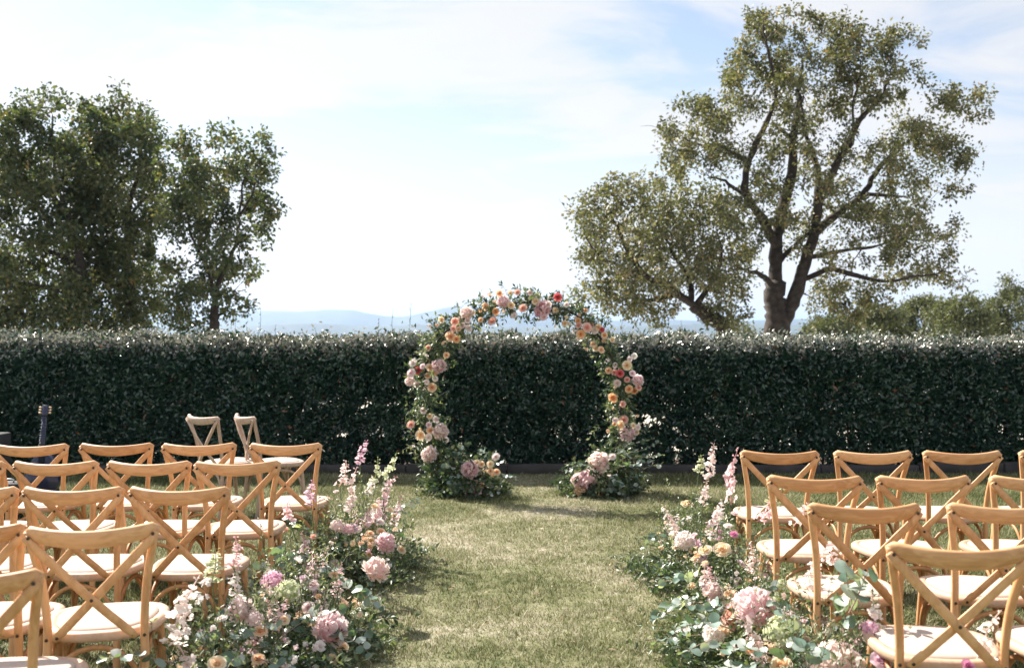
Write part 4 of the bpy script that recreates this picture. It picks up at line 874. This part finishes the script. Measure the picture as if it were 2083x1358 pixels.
for k in range(75):
    t = random.random(); f = t*(len(rp)-1); i = min(int(f), len(rp)-2); c = rp[i]; p = c+rng.normal(size=3)*np.array([0.08, 0.05, 0.08])+np.array([0, -0.08, 0])
    bloom('blossom_cluster', arch, p, random.uniform(0.05, 0.075), random.choice(('blush', 'cream', 'peach', 'tan', 'white')), (random.uniform(-.6, .6), -1, 0.5))

def foot(name, label, cpx, d, blooms, euc, n, seed):
    random.seed(seed); c = at(cpx, 1000, d); root = tag(empty(name, (c.x, d, 0)), label, 'flowers', 'flower clumps at the feet of the arch')
    mound(root, [(c.x-0.14, d, 0), (c.x+0.14, d, 0)], n, 0.20, 0.42, 0.42, 0.052, 0.030, (0.12, 0.28))
    for (kind, x, y, s, col) in blooms:
        p = at(*zp(x, y), d-0.20); bloom(kind, root, p, s/2.716/F*d*1.05, col, (random.uniform(-.4, .4), -1, random.uniform(0.2, .8)))
    for (x0, y0, x1, y1, dd) in euc:
        a = at(*zp(x0, y0), d-0.05+dd); b = at(*zp(x1, y1), d-0.1+dd*2); eucalyptus(root, a, b-a, (b-a).length, 0.066, 0.15, 13)
    return root
foot('flower_clump', 'low flower clump with pink peonies at the left foot of the arch', 945, 9.64,
    [('peony', 535, 1070, 84, 'pink'), ('peony', 552, 1180, 84, 'pink'), ('peony', 520, 1195, 50, 'pink'), ('rose', 675, 1000, 38, 'blush'), ('rose', 645, 1040, 34, 'cream'), ('rose', 645, 1078, 30, 'peach'), ('rose', 680, 1085, 35, 'peach'), ('rose', 570, 1032, 30, 'cream'), ('rose', 597, 1042, 30, 'peach'), ('rose', 465, 1165, 30, 'orange'), ('rose', 540, 1138, 28, 'orange'), ('rose', 595, 1155, 26, 'orange'), ('blossom_cluster', 660, 1100, 40, 'peach'), ('blossom_cluster', 610, 1080, 40, 'cream')],
    [(600, 1100, 790, 1085, -0.05), (560, 1050, 730, 1020, 0.05), (500, 1050, 440, 960, 0), (560, 1040, 600, 930, 0.1), (450, 1100, 350, 1110, 0), (480, 1150, 330, 1200, -0.05), (520, 1130, 420, 1190, -0.12), (600, 1140, 660, 1200, -0.1), (450, 1060, 400, 1050, -0.05), (500, 1000, 480, 930, 0.02), (640, 1150, 700, 1190, -0.08), (470, 1090, 430, 1150, -0.12)], 250, 21)
foot('flower_clump', 'fuller flower clump with large pale peonies at the right foot of the arch', 1225, 9.64,
    [('peony', 1245, 1030, 98, 'blush'), ('peony', 1175, 1138, 104, 'pink'), ('peony', 1135, 1130, 70, 'pink'), ('rose', 1265, 1062, 40, 'blush'), ('rose', 1320, 1000, 34, 'blush'), ('rose', 1255, 1100, 35, 'blush'), ('rose', 1262, 1207, 32, 'orange'), ('rose', 1200, 1020, 32, 'cream'), ('hydrangea', 1150, 1185, 90, 'tan'), ('rose', 1215, 1075, 30, 'blush'), ('blossom_cluster', 1300, 1110, 40, 'blush')],
    [(1330, 1080, 1520, 960, 0), (1340, 1030, 1560, 900, 0.05), (1320, 1020, 1450, 930, 0), (1350, 1100, 1590, 1020, 0.05), (1340, 1120, 1540, 1080, -0.05), (1320, 1150, 1500, 1180, -0.05), (1300, 1150, 1420, 1220, -0.12), (1330, 960, 1530, 860, 0.08), (1300, 1080, 1360, 1180, -0.15), (1180, 1080, 1040, 1080, 0), (1190, 1050, 1110, 1020, 0), (1330, 1000, 1400, 920, -0.05), (1350, 1060, 1470, 1040, -0.1), (1280, 1140, 1330, 1210, -0.14), (1370, 1020, 1600, 980, 0.1), (1250, 1180, 1200, 1220, -0.1)], 300, 22)

# ------------------------------------------------------------------ aisle flowers
def arrangement(name, label, line, n, hgt, rx, blooms, spikes, nblos, neuc, leafsize, seed, cols):
    random.seed(seed); cx_ = sum(p[0] for p in line)/len(line); cy_ = sum(p[1] for p in line)/len(line)
    root = tag(empty(name, (cx_, cy_, 0)), label, 'flowers', 'flower arrangements along the aisle')
    pts = [(a, b, 0) for a, b in line]
    mound(root, pts, n, rx, hgt, 0.58, 0.042, 0.019, (0.12, 0.30), tall=n//4)
    def near(p): 
        q = min((Vector((pts[i][0]*(1-t)+pts[i+1][0]*t, pts[i][1]*(1-t)+pts[i+1][1]*t, 0)) for i in range(len(pts)-1) for t in (0, .25, .5, .75, 1)), key=lambda v: (v.x-p.x)**2+(v.y-p.y)**2)
        return q
    for (kind, x, y, dd, s, col) in blooms:
        s *= 1.14; dd -= 0.12; p = at(x, y, dd); q = near(p); f = Vector((p.x-q.x, p.y-q.y-0.25, 0.35+p.z*0.5)); p.z = max(p.z, 0.03)
        bloom(kind, root, p, s/F*dd, col, f)
    for (tx, ty, bx_, by_, dd, col) in spikes:
        t, b = at(tx, ty, dd), at(bx_, by_, dd+random.uniform(-.05, .05)); q = near(b); gq = Vector((b.x*0.5+q.x*0.5, b.y*0.5+q.y*0.5, 0.02))
        if (t-b).length < 0.12: b = t+(b-t)*(0.14/(t-b).length)
        larkspur(root, t, b, gq, col, random.uniform(0.026, 0.035))
    for k in range(10 if len(pts) > 3 else 7):       # more larkspur through the mass
        t = random.random()*(len(pts)-1); i = min(int(t), len(pts)-2); c = Vector(pts[i]).lerp(Vector(pts[i+1]), t-i); a = random.uniform(0, 6.28); r = rx*0.8*random.random()
        b = c+Vector((math.cos(a)*r, math.sin(a)*r, random.uniform(0.20, 0.34)*(1-0.4*r/rx))); tp = b+Vector((math.cos(a)*0.06+random.uniform(-.05, .05), math.sin(a)*0.06, random.uniform(0.13, 0.22)))
        larkspur(root, tp, b, c, random.choice(('blush', 'white', 'pink', 'blush', 'mauve', 'green')), random.uniform(0.026, 0.034))
    for k in range(nblos):
        t = random.random()*(len(pts)-1); i = min(int(t), len(pts)-2); c = Vector(pts[i]).lerp(Vector(pts[i+1]), t-i); a = random.uniform(0, 6.28); r = rx*random.random()**0.5
        p = c+Vector((math.cos(a)*r, math.sin(a)*r, (hgt+0.10)*(1-0.7*(r/rx)**2)*random.uniform(0.75, 1.25)))
        kd = random.random()
        bloom('blossom_cluster' if kd < 0.72 else 'rose', root, p, random.uniform(0.04, 0.065), random.choice(cols), Vector((math.cos(a)*0.6, math.sin(a)*0.6-0.5, 0.7)))
    for k in range(neuc):
        t = random.random()*(len(pts)-1); i = min(int(t), len(pts)-2); c = Vector(pts[i]).lerp(Vector(pts[i+1]), t-i); a = random.uniform(0, 6.28); r = rx*random.uniform(0.2, 0.75); z = random.uniform(0.06, hgt+0.12)
        up = random.uniform(-0.1, 0.9) if z > 0.15 else random.uniform(-0.1, 0.3)
        eucalyptus(root, (c.x+math.cos(a)*r, c.y+math.sin(a)*r, z), (math.cos(a), math.sin(a), up), random.uniform(0.20, 0.38), leafsize*random.uniform(0.85, 1.15), random.uniform(0.3, 1.0))
    return root
def za(x, y): return 280+x/2.727, 860+y/2.727     # units on the enlarged left flowers
def zb(x, y): return 1280+x/2.594, 860+y/2.594    # units on the enlarged right flowers
def B(z, sc, L): return [(k, *z(x, y), d, s/sc, c) for (k, x, y, d, s, c) in L]
def SP(z, L): return [(*z(a, b), *z(c, e), d, col) for (a, b, c, e, d, col) in L]
cols = ('blush', 'cream', 'white', 'white', 'pink', 'blush', 'blush', 'mauve', 'cream', 'tan')
arrangement('flower_arrangement', 'far flower arrangement left of the aisle with tall pink larkspur', [(-1.15, 6.0), (-1.02, 6.5), (-0.92, 6.85)], 420, 0.24, 0.27,
    B(za, 2.727, [('hydrangea', 1110, 570, 6.2, 75, 'blush'), ('hydrangea', 1165, 590, 6.2, 60, 'pink'), ('peony', 1375, 665, 6.3, 92, 'pink'), ('rose', 1400, 480, 6.6, 38, 'cream'), ('rose', 1315, 460, 6.6, 36, 'cream'), ('rose', 1345, 545, 6.5, 44, 'blush'), ('rose', 1100, 378, 6.5, 24, 'pink'), ('blossom_cluster', 1260, 640, 6.2, 60, 'peach'), ('blossom_cluster', 1290, 680, 6.2, 60, 'tan'), ('blossom_cluster', 1240, 670, 6.1, 50, 'peach'), ('rose', 1350, 600, 6.4, 40, 'peach'), ('rose', 975, 628, 6.0, 30, 'coral'), ('rose', 820, 590, 5.9, 30, 'coral'), ('blossom_cluster', 1430, 590, 6.4, 50, 'cream'), ('rose', 1290, 610, 6.3, 36, 'peach')]),
    SP(za, [(1278, 92, 1232, 225, 6.7, 'mauve'), (1155, 205, 1122, 345, 6.5, 'blush'), (1332, 185, 1275, 380, 6.8, 'green'), (1438, 160, 1365, 300, 6.9, 'green'), (1440, 295, 1365, 410, 6.75, 'pink'), (1218, 240, 1188, 430, 6.55, 'blush'), (972, 308, 963, 445, 6.05, 'mauve'), (850, 415, 845, 540, 5.8, 'pink'), (1285, 470, 1255, 580, 6.4, 'pink'), (1335, 440, 1312, 520, 6.5, 'pink'), (1300, 300, 1275, 390, 6.7, 'white'), (1345, 410, 1330, 500, 6.6, 'blush'), (1190, 370, 1175, 440, 6.4, 'blush'), (1110, 470, 1100, 530, 6.2, 'green'), (905, 600, 920, 720, 5.8, 'pink')]),
    70, 16, 0.058, 31, cols)
arrangement('flower_arrangement', 'near flower arrangement left of the aisle with pale peonies and eucalyptus', [(-1.20, 3.75), (-1.12, 4.3), (-1.05, 4.8), (-1.02, 5.2)], 620, 0.24, 0.32,
    B(za, 2.727, [('peony', 1070, 1145, 4.62, 155, 'pink'), ('peony', 570, 1040, 4.3, 125, 'blush'), ('peony', 1320, 815, 5.45, 125, 'blush'), ('hydrangea', 750, 880, 4.7, 115, 'mauve'), ('hydrangea', 835, 935, 4.6, 125, 'green'), ('rose', 975, 895, 4.9, 62, 'pink'), ('blossom_cluster', 1140, 1000, 4.9, 85, 'tan'), ('blossom_cluster', 1200, 985, 4.95, 60, 'peach'), ('blossom_cluster', 965, 1110, 4.7, 100, 'tan'), ('blossom_cluster', 960, 1060, 4.7, 60, 'tan'), ('rose', 680, 1150, 4.2, 60, 'peach'), ('rose', 670, 1305, 4.1, 60, 'peach'), ('rose', 440, 1330, 3.8, 80, 'cream'), ('hydrangea', 650, 1090, 4.25, 90, 'blush'), ('rose', 1090, 840, 5.1, 46, 'peach'), ('blossom_cluster', 890, 760, 4.9, 70, 'white'), ('rose', 470, 1080, 4.2, 44, 'white'), ('blossom_cluster', 690, 960, 4.5, 60, 'cream'), ('rose', 1005, 960, 4.8, 34, 'peach'), ('rose', 560, 960, 4.4, 30, 'blush'), ('blossom_cluster', 330, 960, 3.9, 90, 'white'), ('blossom_cluster', 380, 880, 3.95, 90, 'white')]),
    SP(za, [(540, 625, 530, 765, 4.6, 'pink'), (345, 840, 205, 1130, 3.85, 'white'), (330, 900, 260, 1080, 3.9, 'blush'), (950, 750, 962, 900, 4.9, 'pink'), (1060, 690, 1045, 790, 5.1, 'blush'), (640, 1030, 615, 1270, 4.15, 'pink'), (730, 1030, 690, 1130, 4.3, 'blush'), (430, 690, 420, 800, 4.3, 'green'), (565, 790, 560, 900, 4.4, 'white'), (960, 690, 950, 830, 5.2, 'pink'), (250, 1050, 180, 1230, 3.75, 'white')]),
    100, 27, 0.060, 32, cols)
arrangement('flower_arrangement', 'far flower arrangement right of the aisle with two tall larkspur spikes', [(1.28, 5.75), (1.18, 6.2), (1.10, 6.6)], 400, 0.22, 0.27,
    B(zb, 2.594, [('peony', 292, 620, 6.1, 84, 'white'), ('rose', 305, 425, 6.5, 50, 'cream'), ('rose', 400, 668, 5.8, 55, 'cream'), ('rose', 490, 665, 5.6, 70, 'cream'), ('rose', 520, 540, 5.9, 36, 'blush'), ('rose', 552, 585, 5.7, 36, 'magenta'), ('blossom_cluster', 345, 590, 6.0, 60, 'pink'), ('blossom_cluster', 360, 700, 5.7, 60, 'peach'), ('blossom_cluster', 340, 720, 5.7, 50, 'cream'), ('rose', 555, 475, 6.0, 30, 'pink'), ('blossom_cluster', 480, 480, 6.1, 60, 'white'), ('blossom_cluster', 300, 510, 6.3, 50, 'white'), ('rose', 785, 720, 5.2, 34, 'pink')]),
    SP(zb, [(450, 105, 418, 290, 6.5, 'blush'), (578, 125, 535, 415, 6.3, 'pink'), (405, 300, 388, 430, 6.4, 'blush'), (465, 430, 438, 610, 6.0, 'blush'), (375, 165, 365, 260, 6.6, 'green'), (735, 405, 700, 480, 5.6, 'pink'), (945, 420, 870, 540, 5.3, 'blush'), (490, 400, 475, 520, 6.1, 'white'), (560, 230, 545, 300, 6.4, 'pink'), (640, 670, 640, 790, 5.3, 'blush'), (715, 680, 698, 830, 5.2, 'pink'), (800, 310, 760, 400, 5.8, 'green')]),
    66, 16, 0.058, 33, cols)
arrangement('flower_arrangement', 'near flower arrangement right of the aisle with big pink peony', [(1.24, 3.6), (1.22, 4.1), (1.16, 4.6), (1.10, 5.0)], 640, 0.24, 0.33,
    B(zb, 2.594, [('peony', 660, 975, 4.5, 178, 'pink'), ('peony', 1090, 1275, 3.9, 215, 'blush'), ('hydrangea', 815, 1115, 4.3, 190, 'green'), ('peony', 560, 1010, 4.7, 85, 'coral'), ('peony', 440, 890, 4.9, 84, 'blush'), ('peony', 450, 1110, 4.5, 95, 'white'), ('blossom_cluster', 500, 1090, 4.45, 90, 'tan'), ('blossom_cluster', 780, 1030, 4.4, 80, 'peach'), ('rose', 800, 1275, 4.0, 95, 'cream'), ('blossom_cluster', 740, 1200, 4.2, 90, 'tan'), ('peony', 925, 1110, 4.35, 80, 'green'), ('rose', 640, 1190, 4.3, 50, 'peach'), ('blossom_cluster', 1280, 1010, 3.75, 110, 'white'), ('hydrangea', 1270, 1090, 3.75, 100, 'mauve'), ('rose', 1330, 1250, 3.6, 90, 'mauve'), ('rose', 1790, 1280, 3.35, 60, 'magenta'), ('blossom_cluster', 400, 740, 5.2, 70, 'cream'), ('rose', 530, 900, 4.8, 50, 'tan')]),
    SP(zb, [(420, 755, 445, 890, 5.0, 'pink'), (1035, 670, 985, 870, 4.4, 'blush'), (1080, 590, 1088, 720, 4.5, 'blush'), (862, 950, 848, 1190, 4.2, 'pink'), (620, 1105, 700, 1285, 4.15, 'pink'), (905, 1090, 940, 1285, 4.1, 'blush'), (1275, 890, 1285, 1160, 3.7, 'white'), (1965, 985, 1875, 1250, 3.3, 'white'), (515, 860, 520, 1010, 4.75, 'pink'), (540, 960, 560, 1060, 4.6, 'coral'), (640, 640, 655, 780, 5.0, 'blush'), (1000, 760, 990, 900, 4.2, 'white')]),
    95, 28, 0.062, 34, cols)
# larger silver leaves reaching over the near right chair seat
near_right = [o for o in C.objects if o.name.startswith('flower_arrangement')][-1]
for (a, b, c, e, d, s) in [(1180, 1000, 1150, 760, 3.75, 0.075), (1160, 1000, 1260, 800, 3.7, 0.08), (1150, 1100, 1130, 900, 3.7, 0.075), (420, 1150, 290, 1220, 4.5, 0.07), (400, 1120, 170, 1100, 4.7, 0.065), (380, 900, 170, 950, 5.0, 0.06)]:
    p, q = at(*zb(a, b), d), at(*zb(c, e), d-0.05); p.z = max(p.z, 0.04); q.z = max(q.z, 0.05); eucalyptus(near_right, p, q-p, (q-p).length*1.1, s, 0.2, 9)

# ------------------------------------------------------------------ musicians' things by the hedge
def guitar(px, d):
    c = at(px, 900, d); root = tag(empty('guitar', (c.x, d, 0)), 'dark blue guitar upright on a stand before the hedge, fretted neck above the chairs', 'guitar')
    tilt = 0.16
    def tf(V): V = np.asarray(V, float); return np.stack([V[:, 0], V[:, 1]+tilt*V[:, 2]-0.05, V[:, 2]], 1)
    n = 40; t = np.linspace(0, 2*math.pi, n, endpoint=False); r = 0.165+0.022*np.cos(2*t-math.pi)+0.0*t
    Z = 0.27-np.cos(t)*0.205; X = np.sin(t)*(0.165-0.035*np.exp(-((Z-0.33)/0.06)**2)-0.05*np.clip((Z-0.3)/0.2, 0, 1))
    g = Geo(); V = np.concatenate([np.stack([X*k, np.full(n, y), 0.27+(Z-0.27)*k], 1) for k, y in ((0.97, -0.045), (1, -0.035), (1, 0.035), (0.97, 0.045))]+[[[0, -0.045, 0.27], [0, 0.045, 0.27]]])
    q = [(j*n+i, j*n+(i+1) % n, (j+1)*n+(i+1) % n, (j+1)*n+i) for j in range(3) for i in range(n)]; tr = [(4*n, (i+1) % n, i) for i in range(n)]+[(4*n+1, 3*n+i, 3*n+(i+1) % n) for i in range(n)]
    g.add(tf(V), q, tr); obj('body', g.mesh('guitar_body', M_navy), root)
    g = Geo(); sweep(g, tf([(0, -0.055, 0.36), (0, -0.055, 0.80)]), [0.029, 0.023], [0.014, 0.012], (0, 1, 0), 10, 0.6); nk = obj('neck', g.mesh('guitar_neck', M_navy), root)
    for k in range(13):
        z = 0.80-0.44*(1-2**(-k/9.0)); g = Geo(); w = 0.023+0.006*(0.8-z)/0.44; p = tf([(-w, -0.071, z), (w, -0.071, z)]); sweep(g, p, 0.0016, 0.0016, (0, 1, 0), 5); obj('fret', g.mesh('fret', M_fret), nk)
    g = Geo(); sweep(g, tf([(0, -0.055, 0.795), (0, -0.05, 0.83), (0, -0.045, 0.905)]), [0.024, 0.032, 0.030], 0.009, (0, 1, 0), 8, 0.5); hd = obj('headstock', g.mesh('guitar_headstock', M_navy), root)
    for k in range(3):
        for s in (-1, 1):
            g = Geo(); p = tf([(s*0.028, -0.05, 0.835+0.025*k), (s*0.043, -0.05, 0.835+0.025*k), (s*0.056, -0.05, 0.835+0.025*k)]); sweep(g, p, [0.003, 0.008, 0.007], [0.003, 0.006, 0.005], (0, 1, 0), 8); obj('tuning_peg', g.mesh('peg', M_ivory), hd)
    st = tag(empty('guitar_stand', (c.x, d+0.1, 0)), 'black folding stand holding the dark blue guitar', 'stand')
    g = Geo()
    for s in (-1, 1): sweep(g, catmull([(s*0.16, -0.15, 0.008), (s*0.08, 0.02, 0.30), (s*0.03, 0.06, 0.5)], 3), 0.009, 0.009, (0, 1, 0.1), 6)
    sweep(g, [(0, 0.22, 0.008), (0, 0.06, 0.5)], 0.009, 0.009, (1, 0, 0), 6); obj('frame', g.mesh('stand_frame', M_black), st)
    for s in (-1, 1): g = Geo(); sweep(g, catmull([(s*0.14, -0.10, 0.07), (s*0.12, -0.22, 0.055), (s*0.12, -0.24, 0.085)], 3), 0.008, 0.008, (1, 0, 0), 6); obj('cradle_arm', g.mesh('cradle', M_black), st)
guitar(88, 9.0)
def speaker(name, px, d, w, h, dep, label, cat):
    c = at(px, 900, d); root = tag(empty(name, (c.x, d, 0)), label, cat); g = Geo(); box(g, (-w/2, -dep/2, 0.012), (w/2, dep/2, h), 0.01); obj('cabinet', g.mesh(name+'_cabinet', M_black, False), root)
    g = Geo(); box(g, (-w/2+0.02, -dep/2-0.006, 0.04), (w/2-0.02, -dep/2-0.001, h*0.8), 0.002); obj('grille', g.mesh(name+'_grille', plain_mat('grille_cloth', (0.03, 0.03, 0.035), 0.9, 0, 0.3, 120), False), root)
    g = Geo(); sweep(g, catmull([(-w*0.2, 0, h-0.002), (-w*0.18, 0, h+0.025), (w*0.18, 0, h+0.025), (w*0.2, 0, h-0.002)], 4), 0.006, 0.010, (0, 1, 0), 6); obj('handle', g.mesh(name+'_handle', M_steel), root)
    for sx in (-1, 1):
        g = Geo(); sweep(g, [(sx*w*0.38, 0, 0), (sx*w*0.38, 0, 0.014)], 0.018, 0.018, (0, 1, 0), 8); obj('foot', g.mesh(name+'_foot', M_black), root)
speaker('amplifier', 12, 8.4, 0.32, 0.30, 0.2, 'small black amplifier on the grass seen between the left chairs', 'amplifier')
speaker('loudspeaker', -32, 9.3, 0.36, 0.62, 0.3, 'black loudspeaker box cut by the left edge before the hedge', 'loudspeaker')
